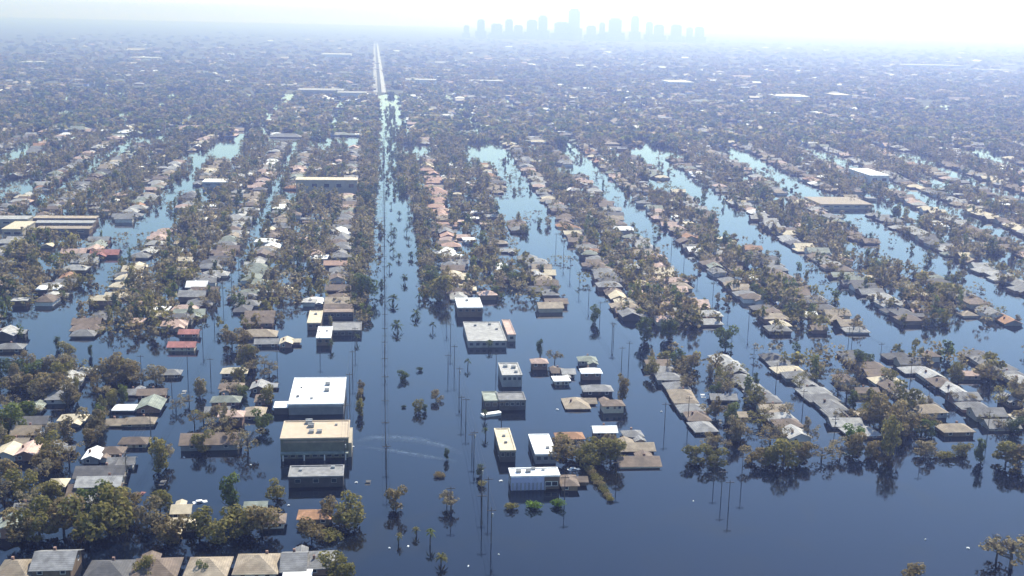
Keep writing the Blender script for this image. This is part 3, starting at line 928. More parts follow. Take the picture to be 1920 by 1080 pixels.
def far_house(x, y, rot, kind, W, D, hw, rc, wc, sc=1.0, z=0.0):
    (wv, wf), (rv, rf) = house_geo(kind, W, D, hw, th=.15)
    c, s = math.cos(rot), math.sin(rot)
    for V, F, mi in ((wv, wf, len(RK) + WK.index(wc)), (rv, rf, RK.index(rc))):
        k = len(fv)
        for (a, b_, z_) in V: fv.append((x + a * c - b_ * s, y + a * s + b_ * c, z_ + z))
        for f in F: ff.append(tuple(q + k for q in f)); fm.append(mi)


for h in HOUSES[296:]:
    far_house(h['p'][0], h['p'][1], h['rot'], h['kind'], h['W'], h['D'], h['hw'], h['roof'], h['wall'])
    if rng.random() < .45:
        o = rng.choice([-1, 1]) * h['D'] * .45; a_ = h['rot']
        far_house(h['p'][0] - math.sin(a_) * o + math.cos(a_) * rng.uniform(-3, 3), h['p'][1] + math.cos(a_) * o, a_ + math.pi / 2, 'gable', h['D'] * .8, h['W'] * .4, max(h['hw'] - .4, .9), h['roof'] if rng.random() < .7 else 'pale grey', h['wall'])


def land_z(y):
    return -2.6 + 3.4 * min(max((y - 1750) / 800, 0), 1)


DRY = []
far_roofs = ['grey', 'brown', 'tan', 'pale grey', 'pale grey', 'cream', 'white', 'pink', 'brown', 'green grey', 'grey']
for i in range(7600):
    py = 70 + 205 * rng.random() ** .62
    px = rng.uniform(-120, 2040)
    p = survey(px, py, 0)
    if p.y < 1480 or p.y > 9000 or (p.y > 2400 and rng.random() < .35): continue
    if math.sin(p.x * .004 + 1) * math.sin(p.y * .0023) > .45: continue
    u, v = inv(p)
    uf = u / 1.2184
    if abs(uf - 4) < 20: continue
    if blocked(u, v): continue
    # keep the streets of the grid open as far as they can be told apart
    if p.y < 2900 and (uf - 33) % 84 > 64: continue
    s = 1 + max(p.y - 1500, 0) / 4500
    big = rng.random() < .05
    far_house(p.x, p.y, A + (0 if rng.random() < .7 else math.pi / 2), rng.choice(['hip', 'gable', 'flat']), rng.uniform(13, 18) * s * (2.2 if big else 1), rng.uniform(9, 13) * s * (1.5 if big else 1),
              rng.uniform(2.6, 4.2) + land_z(p.y) * .8, rng.choice(far_roofs), rng.choice(WK))
me = mesh('distant_houses', fv, ff)
for k in RK: me.materials.append(ROOF[k])
for k in WK: me.materials.append(WALL[k])
me.polygons.foreach_set('material_index', np.array(fm, dtype=np.int32))
tag(link('distant_houses', me), kind='stuff')

# ------------------------------------------------------------------ trees
TREES = []
G_BR, G_OL, G_GB, G_GR = 'brown', 'olive', 'grey-brown', 'green'
HT = [  # px, py of the foot, kind, radius, height, colour, label
 (20, 815, 'round', 7, 12, 'green', 'green tree at the frame edge above three gables'),
 (48, 790, 'round', 5, 9, 'green', 'smaller green tree beside the round-edged hip roof'),
 (60, 712, 'round', 6, 9, 'green', 'green tree at the top corner of the outer store side block'),
 (28, 706, 'round', 5, 8, 'dark green', 'dark tree at the frame edge on the cross street bank'),
 (95, 745, 'round', 7, 11, 'brown', 'brown-olive tree beside the whitish hip roof'),
 (112, 722, 'round', 6, 10, 'olive', 'olive tree behind the brown-olive tree'),
 (128, 765, 'bare', 5, 9, 'brown', 'reddish brown tree over the whitish hip roof'),
 (175, 722, 'bare', 6, 9, 'brown', 'brown tree, first of the brown clump on the bank'),
 (205, 715, 'round', 7, 13, 'brown', 'tallest brown tree of the brown clump on the bank'),
 (240, 718, 'round', 6, 9, 'brown', 'brown tree in the middle of the brown clump'),
 (268, 722, 'bare', 6, 9, 'grey-brown', 'grey-brown tree in the brown clump'),
 (292, 718, 'round', 5, 8, 'grey-brown', 'grey-brown tree ending the brown clump by the corner roof'),
 (150, 705, 'bare', 5, 8, 'olive', 'sparse olive tree between the two bank clumps'),
 (185, 815, 'bare', 4, 10, 'brown', 'rust tree above the small white cottage'),
 (172, 832, 'round', 4, 6, 'brown', 'low rust tree beside the small white cottage'),
 (298, 885, 'tall', 5.5, 12, 'olive', 'tall olive tree standing in the street water'),
 (312, 868, 'bare', 3.5, 9, 'grey-brown', 'thin bare tree behind the tall olive street tree'),
 (380, 848, 'round', 4.5, 8, 'olive', 'yellow-green tree before the very long brown roof'),
 (465, 848, 'bare', 6, 10, 'grey-brown', 'bare grey tree at the end of the very long brown roof'),
 (442, 838, 'bare', 4, 8, 'brown', 'brown bare tree beside the very long brown roof'),
 (434, 958, 'tall', 5.5, 12, 'green', 'green conical tree beside the small green-grey gable'),
 (15, 905, 'round', 6, 9, 'brown', 'brown tree at the frame edge below three gables'),
 (40, 930, 'round', 6, 9, 'olive', 'olive tree below the brown frame-edge tree'),
 (100, 880, 'round', 6, 9, 'brown', 'brown tree behind the small cream hip roof'),
 (75, 905, 'bare', 5, 9, 'grey-brown', 'bare tree between two brown trees near the frame edge'),
 (130, 870, 'bare', 5, 8, 'brown', 'reddish bare tree next to the long dark roof'),
 (95, 858, 'round', 5, 9, 'olive', 'olive tree over the third of three gables'),
 (85, 940, 'round', 5, 7, 'olive', 'yellow-olive low tree before the grey windowed house'),
 (108, 936, 'round', 4, 6, 'olive', 'small yellow-olive tree touching its neighbour'),
 (75, 1005, 'round', 7, 11, 'olive', 'olive tree beginning the big tree mass'),
 (40, 1012, 'round', 6, 9, 'brown', 'brown tree at the corner of the big tree mass'),
 (120, 1000, 'round', 8, 12, 'brown', 'brown-olive tree inside the big tree mass'),
 (165, 1012, 'round', 8, 13, 'olive', 'large olive tree in the centre of the big tree mass'),
 (205, 1000, 'round', 8, 14, 'olive', 'tallest olive tree of the big tree mass'),
 (240, 975, 'round', 7, 11, 'brown', 'brownish tree at the street edge of the big tree mass'),
 (185, 965, 'round', 7, 12, 'green', 'green tree at the back of the big tree mass'),
 (218, 950, 'round', 5, 8, 'olive', 'olive tree in front of the long brown low roof'),
 (60, 965, 'bare', 5, 9, 'grey-brown', 'bare tree beside the frame-edge green-grey gable'),
 (285, 990, 'round', 6, 9, 'grey-brown', 'grey tree between the big mass and the pale pinkish roof'),
 (300, 962, 'round', 5, 8, 'olive', 'olive tree beside the small cream gable'),
 (325, 1012, 'round', 6, 8, 'brown', 'brown tree in front of the pale pinkish roof'),
 (375, 1005, 'round', 6, 8, 'olive', 'olive tree next to the pale pinkish roof'),
 (410, 1012, 'round', 6, 8, 'olive', 'olive tree in the hedge toward the orange roof'),
 (450, 1005, 'round', 7, 9, 'olive', 'broad olive tree in the hedge toward the orange roof'),
 (490, 998, 'round', 7, 10, 'brown', 'brown-olive tree covering the half hidden brown roof'),
 (520, 935, 'round', 4, 6, 'olive', 'small olive tree above the half hidden brown roof'),
 (648, 985, 'round', 6.5, 10, 'olive', 'olive tree reflected on the boulevard bank beside the orange roof'),
 (622, 975, 'round', 4.5, 7, 'brown', 'brown tree touching the orange roof'),
 (585, 1010, 'round', 5, 6, 'brown', 'low brown tree below the orange roof'),
 (620, 1012, 'bush', 4, 4, 'olive', 'low olive tree below the orange roof by the water'),
 (270, 1085, 'round', 3.5, 6.5, 'olive', 'yellow-green tree over the fourth roof of the bottom row'),
 (380, 1082, 'round', 2.2, 5, 'green', 'small green tree over the fifth roof of the bottom row'),
 (620, 1078, 'round', 5, 7, 'olive', 'olive tree at the water end of the bottom row'),
 (645, 1088, 'round', 4, 6, 'olive', 'yellowish tree cut by the bottom edge'),
 (500, 760, 'round', 4.5, 8, 'olive', 'olive tree between the tan hip roof and white store'),
 (505, 700, 'bare', 4.5, 8, 'grey-brown', 'bare tree at the corner of the small store side block'),
 (475, 700, 'bare', 4, 7, 'grey-brown', 'bare tree behind the pale gable of the small block'),
 (375, 728, 'bush', 4, 4, 'olive', 'low olive tree alone in the street beside the small block'),
 (365, 800, 'bare', 4, 7, 'brown', 'rust bare tree in front of the small store side block'),
 (330, 770, 'bare', 4, 6, 'grey-brown', 'faint grey tree standing in the street water'),
 (355, 760, 'bare', 3, 5, 'grey-brown', 'small faint tree standing in the street water'),
 (435, 650, 'round', 6, 9, 'brown', 'broad brown tree dipping into the cross street water'),
 (455, 646, 'round', 5, 8, 'brown', 'brown tree joined to the broad brown bank tree'),
 (125, 672, 'round', 4.5, 8, 'olive', 'olive tree alone on the cross street bank'),
 (475, 665, 'bush', 3, 5, 'dark green', 'small dark tree on the bank beside the broad brown tree'),
 (108, 655, 'tall', 2.5, 6, 'dark green', 'slim dark tree on the cross street bank'),
 (170, 668, 'tall', 2, 5, 'dark green', 'slim dark tree reflected near the olive bank tree'),
 # clump on the island and along its hedge
 (1062, 862, 'round', 6, 8, 'brown', 'brown-olive tree at the boulevard end of the island'),
 (1085, 858, 'bare', 6, 8, 'grey-brown', 'sparse grey tree on the island'),
 (1102, 872, 'round', 5, 7, 'olive', 'olive tree where the island hedge starts'),
 (1122, 862, 'round', 6, 8, 'olive', 'yellow-olive tree in the middle of the island'),
 (1145, 868, 'round', 6, 9, 'olive', 'tallest olive tree on the island'),
 (1140, 840, 'bare', 5, 7, 'brown', 'brown tree before the white and cream house'),
 (1048, 840, 'round', 4, 6, 'brown', 'brown tree beside the white roofed hall'),
 (1166, 753, 'tall', 4, 11, 'brown', 'dark brown tree at the corner of the small island'),
 (1040, 680, 'bare', 4, 8, 'grey-brown', 'bare tree at the back of the small island'),
 (1012, 668, 'tall', 2.5, 8, 'dark green', 'slim dark tree behind the pale pink roof'),
 # fringe at the open water, skyline side
 (1305, 868, 'round', 5, 7, 'olive', 'olive tree at the open water end of the first near block'),
 (1345, 872, 'round', 4.5, 6, 'olive', 'yellow-olive tree beside the end of the first row'),
 (1330, 850, 'bare', 4, 7, 'grey-brown', 'bare tree behind the fringe at the first row end'),
 (1410, 868, 'round', 5, 6.5, 'brown', 'brown tree in the open water fringe'),
 (1440, 872, 'round', 5, 7, 'olive', 'olive tree in the open water fringe'),
 (1468, 872, 'round', 6, 10, 'olive', 'tall olive tree reflected in the open water fringe'),
 (1500, 866, 'round', 5, 7, 'brown', 'brown tree after the tall fringe tree'),
 (1540, 862, 'bare', 5, 7, 'grey-brown', 'grey bare tree in the open water fringe'),
 (1575, 858, 'bare', 5, 7, 'grey-brown', 'second grey bare tree in the open water fringe'),
 (1600, 852, 'round', 5, 8, 'brown', 'brown tree beside the white roof of the fringe'),
 (1598, 825, 'round', 4.5, 6, 'bright green', 'bright green tree in the second near block'),
 (1668, 858, 'tall', 5, 15, 'olive', 'tall thin tree towering over the fringe'),
 (1650, 800, 'round', 7, 14, 'brown', 'large brown tree in the yards of the second near block'),
 (1676, 815, 'round', 6, 13, 'brown', 'brown tree behind the tall thin tree'),
 (1700, 770, 'round', 6, 12, 'olive', 'olive tree in the yards beside the outer row'),
 (1775, 858, 'bush', 4, 4, 'olive', 'low olive clump at the fringe end by the street'),
 (1838, 868, 'tall', 3.5, 9, 'dark green', 'dark tree where the second street meets open water'),
 (1885, 870, 'round', 6, 9, 'olive', 'olive tree at the end of the third near block'),
 (1910, 882, 'round', 6, 9, 'brown', 'brown tree at the frame edge of the third near block'),
 (1620, 690, 'round', 6, 9, 'dark green', 'dark green round tree at the head of the second block'),
 (1270, 690, 'tall', 4.5, 9, 'green', 'green tree at the head of the first near block'),
 (1360, 655, 'round', 5.5, 12, 'green', 'green tree in the cross street beside the first street'),
 (1415, 725, 'tall', 2.5, 6, 'dark green', 'slim dark green cone in the first near street'),
 (1470, 785, 'bare', 4, 8, 'grey-brown', 'bare tree leaning over the first near street'),
 (1225, 705, 'round', 4, 8, 'olive', 'yellow-olive tree at the head corner of the first row'),
 (1290, 700, 'round', 5.5, 10, 'brown', 'brown tree in the first near block by the green tree'),
 (1632, 856, 'round', 4, 6, 'brown', 'low brown tree in the fringe under the tall thin tree'),
 (1735, 856, 'round', 4.5, 6, 'grey-brown', 'grey tree in the fringe before the outer row'),
 (1805, 852, 'round', 4, 5, 'olive', 'olive tree where the fringe ends at the second street'),
 # boulevard edges
 (688, 560, 'round', 8, 15, 'green', 'large green tree reflected at the boulevard bank, store side'),
 (670, 555, 'round', 6, 12, 'olive', 'olive tree joined to the large boulevard bank tree'),
 (820, 560, 'round', 8, 14, 'olive', 'large olive tree at the boulevard bank, skyline side'),
 (840, 545, 'round', 7, 12, 'brown', 'brown tree behind the large olive bank tree'),
 (806, 530, 'round', 6, 10, 'green', 'green tree at the boulevard bank behind the large olive tree'),
 (690, 395, 'round', 9, 16, 'dark green', 'dark tall tree wall where the boulevard narrows'),
 (685, 375, 'round', 8, 15, 'dark green', 'dark tree behind the tall tree wall'),
 (1208, 640, 'tall', 6, 12, 'dark green', 'dark tree before the ruined roofs at the cross street'),
 (1255, 635, 'tall', 6, 10, 'dark green', 'dark tree reflected below the ruined roofs'),
 (1115, 605, 'tall', 4, 9, 'green', 'green tree in the cross street mouth'),
 # corner tree in the open water
 (1895, 1065, 'bare', 9, 14, 'grey-brown', 'large half-dead tree in the open water corner'),
 (1868, 1050, 'bare', 5, 10, 'grey-brown', 'thin half-dead tree beside the corner tree'),
 (1715, 1092, 'round', 4, 5, 'brown', 'rust tree top at the bottom edge of the open water'),
]
for (px, py, kind, rad, h, c, label) in HT:
    p = survey(px, py, 0)
    TREES.append(dict(p=(p.x, p.y), kind=kind, rad=rad * (.9 if px < 700 else 1.0), h=h, c=c, label=label, group=None, k=0))

BLOCKS.append(dict(n='lower store-side block', a=-168, b=-90, v0=335, v1=500, ref='up from the bottom row', far=False, s=-1))
BLOCKS.append(dict(n='small store-side block', a=-72, b=-46, v0=400, v1=505, ref='up from the orange roof', far=False, s=-1))
COLW = ['brown'] * 3 + ['olive'] * 6 + ['grey-brown'] * 5 + ['green'] * 4 + ['dark green']
for B in BLOCKS:
    cand = []
    near = not B['far']
    L_ = B['v1'] - B['v0']
    a, b_ = B['a'], B['b']
    dep = 14 if b_ - a > 50 else 12.5
    for _ in range(int(L_ * ((.34 if b_ - a > 50 else .25) if not near else .17 if B['s'] < 0 else .19))):
        cand.append((rng.uniform(a + dep - 1, b_ - dep + 1), rng.uniform(B['v0'], B['v1']), 1))
    for _ in range(int(L_ * (.03 if near else .20 if B['s'] < 0 else .15))):
        cand.append((rng.choice([a - .5, b_ + .5] if B['s'] < 0 else [a + 3, b_ - 3]) + rng.uniform(-2, 2), rng.uniform(B['v0'], B['v1']), 0))
    for _ in range(int(L_ * ((.20 if B['s'] < 0 else .13) if near else .22 if B['s'] < 0 else .17))):
        cand.append((rng.uniform(a + 4, b_ - 4), rng.uniform(B['v0'], B['v1']), 0))
    if B['far'] and B['s'] != 0 and B['n'].startswith('first'):
        e = a - 7 if B['s'] > 0 else b_ + 6
        for _ in range(int(L_ * .26)):
            v_ = rng.uniform(B['v0'] + (250 if B['s'] > 0 else 200), B['v1'])
            cand.append((e + rng.uniform(-7, 7) * (.5 + .5 * (v_ > 950)) - (4 if B['s'] > 0 and v_ > 1000 else 0), v_, 1))
        for _ in range(int(L_ * .07)):
            cand.append((e + rng.uniform(-4, 4), rng.uniform(B['v0'], B['v0'] + 250), 0))
    if not near:
        for _ in range(int(L_ * (.05 if B['s'] < 0 else .03))):
            cand.append((b_ + rng.uniform(2, 20), rng.uniform(B['v0'] + 40, B['v1']), 0))
    cand.sort(key=lambda t: t[1])
    n = 0
    for (u, v, big) in cand:
        if blocked(u, v, 1): continue
        x, y = grid(u, v)
        if not in_view(x, y): continue
        n += 1
        kind = rng.choice(['round', 'round', 'bare', 'bare', 'bare', 'tall'])
        if big: rad, h = rng.uniform(3.2, 6.2) if near else rng.uniform(3.6, 6.5), rng.uniform(6, 11) if near else rng.uniform(6.5, 12)
        else: rad, h = rng.uniform(2.6, 4.5), rng.uniform(4.5, 8)
        if kind == 'tall': rad *= .75; h *= 1.1
        c = rng.choice(COLW)
        if kind == 'bare': c = rng.choice(['brown', 'grey-brown', 'grey-brown', 'olive'])
        look = {'round': 'bushy', 'bare': 'sparse', 'tall': 'slender'}[kind]
        lab = '%s %s tree, %s %s, in %s' % (look, c, ORD(n), B['ref'], B['n'])
        TREES.append(dict(p=(x, y), kind=kind, rad=rad, h=h, c=c, label=lab, group='trees in the yards between the house rows', k=proj(x, y)[2]))
for v in np.arange(1000, 2050, 9.0):
    x, y = grid(rng.choice([4, 8, 11, 14]) + rng.uniform(-2, 2), v)
    TREES.append(dict(p=(x, y), kind=rng.choice(['round', 'tall']), rad=rng.uniform(1.8, 3.6), h=rng.uniform(3, 7), c=rng.choice(['dark green', 'olive', 'green']), label='', group=None, k=9000 + v))
TREES.sort(key=lambda t: t['k'])
for t in TREES[:298]:
    build_tree(t['p'], t['kind'], t['rad'], t['h'], t['c'], t['label'], t['group'])

# small trees, palms and bushes standing in the boulevard water
def place_small(name, px, py, kind, rad, h, c, label, base=None, group=None):
    p = survey(px, py, 0)
    build_tree((p.x, p.y), kind, rad, h, c, label, group, name, base, 'bush' if name.endswith('bush') else 'tree')


place_small('bush', 1002, 953, 'bush', 2.9, 3.6, 'bright green', 'bright green round bush, middle of three before the fluted white building', .2)
place_small('bush', 1046, 950, 'bush', 2.8, 3.4, 'bright green', 'bright green round bush beside a pole, last of three in a row', .2)
place_small('bush', 960, 954, 'bush', 2.4, 3.2, 'olive', 'duller olive bush, first of three before the fluted white building', .2)
place_small('bush', 900, 893, 'tall', 2.0, 4.2, 'dark green', 'dark bush standing in the water behind a yellow-green bush', .2)
place_small('bush', 903, 912, 'bush', 2.0, 2.8, 'olive', 'yellow-green bush in the water before a dark bush', .2)
place_small('bush', 825, 893, 'bush', 2.8, 2.2, 'brown', 'flat brown bush breaking the boulevard water', .0)
place_small('bush', 838, 862, 'tall', 1.6, 4.2, 'dark green', 'slim dark bush near the boat wake', .3)
place_small('bush', 674, 778, 'tall', 2.6, 6.5, 'olive', 'long olive bush beside the white store, near one', .0)
place_small('bush', 676, 755, 'tall', 2.6, 6.0, 'brown', 'long brown bush beside the white store, middle one', .0)
place_small('bush', 677, 735, 'tall', 2.2, 5.0, 'brown', 'short brown bush beside the white store, back one', .0)
MED = [(742, 956, 'round', 3.4, 8, 'brown', 'rounded brown tree with dark reflection in the near boulevard'),
       (846, 955, 'bare', 3.8, 7.5, 'grey-brown', 'wide half-bare tree with many stems in the near boulevard'),
       (838, 950, 'bare', 2.6, 6.5, 'brown', 'thin stems beside the wide half-bare boulevard tree'),
       (755, 712, 'round', 2.8, 4.2, 'green', 'pair of joined green crowns in the middle boulevard'),
       (785, 772, 'round', 2.4, 5.2, 'olive', 'olive tree between two small ones in the middle boulevard'),
       (797, 772, 'tall', 1.8, 3.2, 'dark green', 'small dark tree touching the olive boulevard tree'),
       (757, 764, 'bush', 1.2, 1.8, 'dark green', 'tiny dark tree before the olive boulevard tree'),
       (818, 752, 'round', 2.6, 4.6, 'brown', 'brown tree behind the olive boulevard tree'),
       (787, 695, 'bush', 1.6, 2.6, 'dark green', 'dark round tree next to the joined green crowns')]
for (px, py, kind, rad, h, c, label) in MED:
    place_small('boulevard_tree', px, py, kind, rad, h, c, label)
# palms with a bare stem
PALM_CROWN = []
for s in range(3):
    g = random.Random(90 + s)
    V = []
    for k in range(26):
        a = g.uniform(0, 6.28); el = g.uniform(-.5, 1.1)
        d = Vector((math.cos(a) * math.cos(el), math.sin(a) * math.cos(el), math.sin(el)))
        sd_ = Vector((-math.sin(a), math.cos(a), 0)) * .16
        m_ = d * .65; e = d * 1.1 + Vector((0, 0, -.35))
        V += [(0, 0, 0), m_ - sd_, m_ + sd_, (0, 0, .01)]
        V += [m_ + sd_, m_ - sd_, e - sd_ * .2, e + sd_ * .2]
    PALM_CROWN.append(quads_mesh('palm_crown', np.array([tuple(q) for q in V])))
mb = MB(); mb.tube([(0, 0, -2), (.02, .01, .5), (0, .03, 1)], [.035, .03, .022], 7)
PALM_STEM = mb.mesh('palm_stem')


def palm(px, py, h, rad, c, label, group=None):
    p = survey(px, py, 0)
    r = empty('palm_tree', (p.x, p.y, 0), rng.uniform(0, 6.28), label, 'palm', group)
    cr = link('crown', rng.choice(PALM_CROWN), LEAF[c], r); cr.location = (0, 0, h); cr.scale = (rad, rad, rad)
    t = link('trunk', PALM_STEM, m_bark, r); t.scale = (7, 7, h)
    return r


palm(807, 1022, 3.9, 1.7, 'green', 'tallest green palm with bare stem in the near boulevard')
palm(748, 1020, 2.6, 1.3, 'olive', 'slim palm with thin stem below the rounded brown tree')
palm(780, 1005, 2.0, 1.4, 'olive', 'short faded palm between two taller palms')
palm(827, 1058, 2.2, 1.9, 'olive', 'olive palm close to the bottom edge of the boulevard')
palm(620, 655, 3.4, 2.0, 'dark green', 'dark palm in the cross street below the white square roof')
palm(669, 642, 3.0, 1.8, 'dark green', 'dark palm beside the long grey roof on the bank')
palm(917, 655, 3.2, 2.0, 'dark green', 'dark palm below the wide low grey building')
palm(877, 690, 3.2, 1.6, 'dark green', 'dark palm in open water above the pale two-storey block')
palm(909, 785, 2.8, 1.4, 'dark green', 'dark palm below the white box trailer')
palm(910, 820, 2.8, 1.5, 'dark green', 'dark palm beside the slim cream-roofed hall')
k = 0
for row, (u, c) in enumerate(((7.5, 'dark green'), (19.5, 'dark green'))):
    v = 560
    n = 0
    while v < 1000:
        x, y = grid(u + rng.uniform(-4.5, 4.5), v)
        px, py, _ = proj(x, y, 0)
        n += 1
        palm(px, py, rng.uniform(2.2, 3.6), rng.uniform(1.8, 3.6), c,
             'dark palm in the boulevard water, %s up from the cross street, %s median row' % (ORD(n), ('pole-side', 'far-side')[row]), 'palms along the boulevard median')
        v += rng.uniform(17, 60)

# ------------------------------------------------------------------ the remaining trees, one mass
LK = list(LEAF)
LOD = {k: [crown_geo(60 + 10 * i + s, n, sz, k) for s in range(4)] for i, (k, n, sz) in enumerate((('round', 150, .17), ('tall', 120, .17), ('bush', 80, .2), ('bare', 75, .14)))}
LO2 = [crown_geo(130 + s, 34, .36, 'round') for s in range(6)]
PV, PI = [], []
for t in TREES[298:]:
    V = LOD[t['kind']][rng.randrange(4)]
    a = rng.uniform(0, 6.28); c, s = math.cos(a), math.sin(a)
    base = t['h'] * .04; sz = (t['h'] - base) / 1.9
    Q = np.empty_like(V)
    Q[:, 0] = (V[:, 0] * c - V[:, 1] * s) * t['rad'] + t['p'][0]
    Q[:, 1] = (V[:, 0] * s + V[:, 1] * c) * t['rad'] + t['p'][1]
    Q[:, 2] = V[:, 2] * sz + base
    PV.append(Q); PI.append(np.full(len(V) // 4, LK.index(t['c'])))
farc = ['olive'] * 5 + ['green'] * 4 + ['dark green'] * 2 + ['grey-brown'] * 3 + ['brown'] * 2
for i in range(21000):
    py = 62 + 215 * rng.random() ** .6
    px = rng.uniform(-130, 2050)
    p = survey(px, py, 0)
    if p.y < 1470 or p.y > 15000: continue
    u, v = inv(p)
    if abs(u / 1.2184 - (4 if p.y < 2300 else -(v - 1500) * .0062)) < (15 if p.y > 2150 else 11) : continue
    if any(a_ < u / 1.2184 < b_ and c_ < v < d for a_, b_, c_, d in OCC): continue
    if p.y < 2800 and (u / 1.2184 - 33) % 84 > 66 and rng.random() < .8: continue
    if p.y < 2600 and rng.random() < .42: continue
    if any(a < u < b_ and c_ < v < d for a, b_, c_, d in OCC[-30:]): continue
    rad = rng.uniform(5, 9) * (1 + max(p.y - 1500, 0) / 3500)
    h = rng.uniform(8, 14)
    V = LO2[rng.randrange(6)]
    a = rng.uniform(0, 6.28); c, s = math.cos(a), math.sin(a)
    Q = np.empty_like(V)
    Q[:, 0] = (V[:, 0] * c - V[:, 1] * s) * rad + p.x
    Q[:, 1] = (V[:, 0] * s + V[:, 1] * c) * rad + p.y
    Q[:, 2] = V[:, 2] * h * .5 + land_z(p.y) * .6
    PV.append(Q); PI.append(np.full(len(V) // 4, LK.index(rng.choice(farc))))
# hedge-like ground cover in the yards is part of the same mass
print('tris woods', sum(len(q) for q in PV) // 2, 'trees', len(TREES), 'houses', len(HOUSES))
me = quads_mesh('woods', np.concatenate(PV), [LEAF[k] for k in LK], np.concatenate(PI))
tag(link('woods', me), kind='stuff')

# ------------------------------------------------------------------ utility poles and lines
mb = MB()
mb.tube([(0, 0, -3), (0, 0, 5), (0, 0, 10.5)], [.16, .13, .10], 6)
POLE = mb.mesh('pole')
mb = MB(); mb.box(-1.4, 1.4, -.08, .08, 9.5, 9.7); ARM = mb.mesh('crossarm')
mb = MB(); mb.tube([(.32, 0, 7.6), (.32, 0, 8.7)], [.24, .24], 8); TRA = mb.mesh('transformer')


def pole(x, y, label, group, sc=1.0, tr=False):
    r = empty('utility_pole', (x, y, 0), A, label, 'utility pole', group)
    o = link('pole', POLE, m_wood, r); o.scale = (1, 1, sc)
    o = link('crossarm', ARM, m_wood, r); o.location = (0, 0, 9.5 * (sc - 1))
    if tr:
        o = link('transformer', TRA, m_metal, r); o.location = (0, 0, 9 * (sc - 1))


LINES = [('boulevard median', 0.5, 372, 1500, 27, 'beside the boulevard median line'),
         ('skyline-side kerb', 31, 318, 620, 36, 'along the skyline-side kerb of the boulevard'),
         ('store-side kerb', -13.5, 380, 560, 38, 'along the store-side kerb of the boulevard'),
         ('first near street', 165, 395, 540, 34, 'in the first near street'),
         ('second near street', 226.5, 398, 540, 34, 'in the second near street'),
         ('outer far street', 184, 560, 800, 40, 'in the second far street, skyline side'),
         ('first far street', 110, 500, 800, 40, 'in the first far street, skyline side'),
         ('store inner street', -84, 330, 800, 42, 'in the inner street on the store side')]
for (nm, u, v0, v1, st, ds) in LINES:
    n = 0; v = v0; pts = []
    while v < v1:
        n += 1
        x, y = grid(u + rng.uniform(-.3, .3), v)
        sc = rng.uniform(.9, 1.1)
        pole(x, y, 'utility pole %s, %s from its near end' % (ds, ORD(n)), 'utility poles along the flooded streets', sc, rng.random() < .3)
        pts.append(Vector((x, y, 10.0 * sc)))
        v += st + rng.uniform(-3, 3)
    r = empty('power_line', tuple(pts[0]), 0, 'sagging power wires %s' % ds, 'power line', 'power lines over the flood')
    for off in (-1.2, 0, 1.2):
        mb = MB(); P = []
        for a, b_ in zip(pts[:-1], pts[1:]):
            for i in range(6):
                t = i / 6
                q = a.lerp(b_, t); P.append((q.x + off * CA - pts[0].x, q.y + off * SA - pts[0].y, q.z - 1.2 * 4 * t * (1 - t) - pts[0].z))
        P.append((pts[-1].x + off * CA - pts[0].x, pts[-1].y + off * SA - pts[0].y, pts[-1].z - pts[0].z))
        mb.tube(P, [.03] * len(P), 4)
        link('wire', mb.mesh('wire'), m_wire, r)
EX = [(1338, 905), (1352, 930), (1366, 950), (1725, 860), (1250, 705), (1290, 790), (1165, 690), (1058, 942), (1390, 905), (940, 800), (1246, 800), (265, 700), (395, 705), (520, 690),
      (1155, 905), (903, 985), (915, 950), (865, 780), (885, 850), (845, 960), (1150, 640), (1740, 760), (600, 660), (1590, 650), (840, 700), (930, 700)]
EXL = ['before the fringe, shortest of a row of poles', 'before the fringe, middle of a row of poles', 'before the fringe, tallest of a row of poles', 'below the second near street', 'at the head of the first near row', 'off the middle of the first near row',
       'in the cross street near the dark trees', 'beside the last bright green bush', 'under the first near block fringe', 'beside the slim cream hall', 'off the brown island roof', 'on the cross street beside brown bank trees', 'at the top corner of the small store-side block',
       'behind the white store', 'at the island hedge tip', 'in the near boulevard, toward the bottom edge', 'below the yellow-green bush', 'off the twin buildings in the boulevard', 'by the slim cream hall in the boulevard', 'beside the wide half-bare tree',
       'before the ruined roofs', 'in the second near street mouth', 'below the small square white roof', 'in the cross street at the second block', 'in the boulevard off the pale two-storey block', 'between the pale block and wide low building']
for (px, py), nm in zip(EX, EXL):
    p = survey(px, py, 0)
    pole(p.x, p.y, 'lone dark pole ' + nm, 'lone utility poles in open water', rng.uniform(.7, 1.0))

# ------------------------------------------------------------------ dry road on the skyline side of the flood
def strip(name, pts, mat):
    vs = []; fs = []
    for (x, y, w_, z) in pts: vs += [(x - w_ / 2 * CA, y - w_ / 2 * SA, z), (x + w_ / 2 * CA, y + w_ / 2 * SA, z)]
    for i in range(len(pts) - 1): fs.append((2 * i, 2 * i + 1, 2 * i + 3, 2 * i + 2))
    o = link(name, mesh(name, vs, fs), mat)
    return tag(o, kind='structure')


for off, w_ in ((-7, 9), (7, 9)):
    P = []
    for v in (2430, 2500, 2580, 2700, 3100, 3700, 4500, 5500, 7000):
        x, y = grid(off * 1.0 - (v - 1500) * .0062, v)
        P.append((x, y, w_, land_z(y) + .9))
    strip('road', P, m_road)

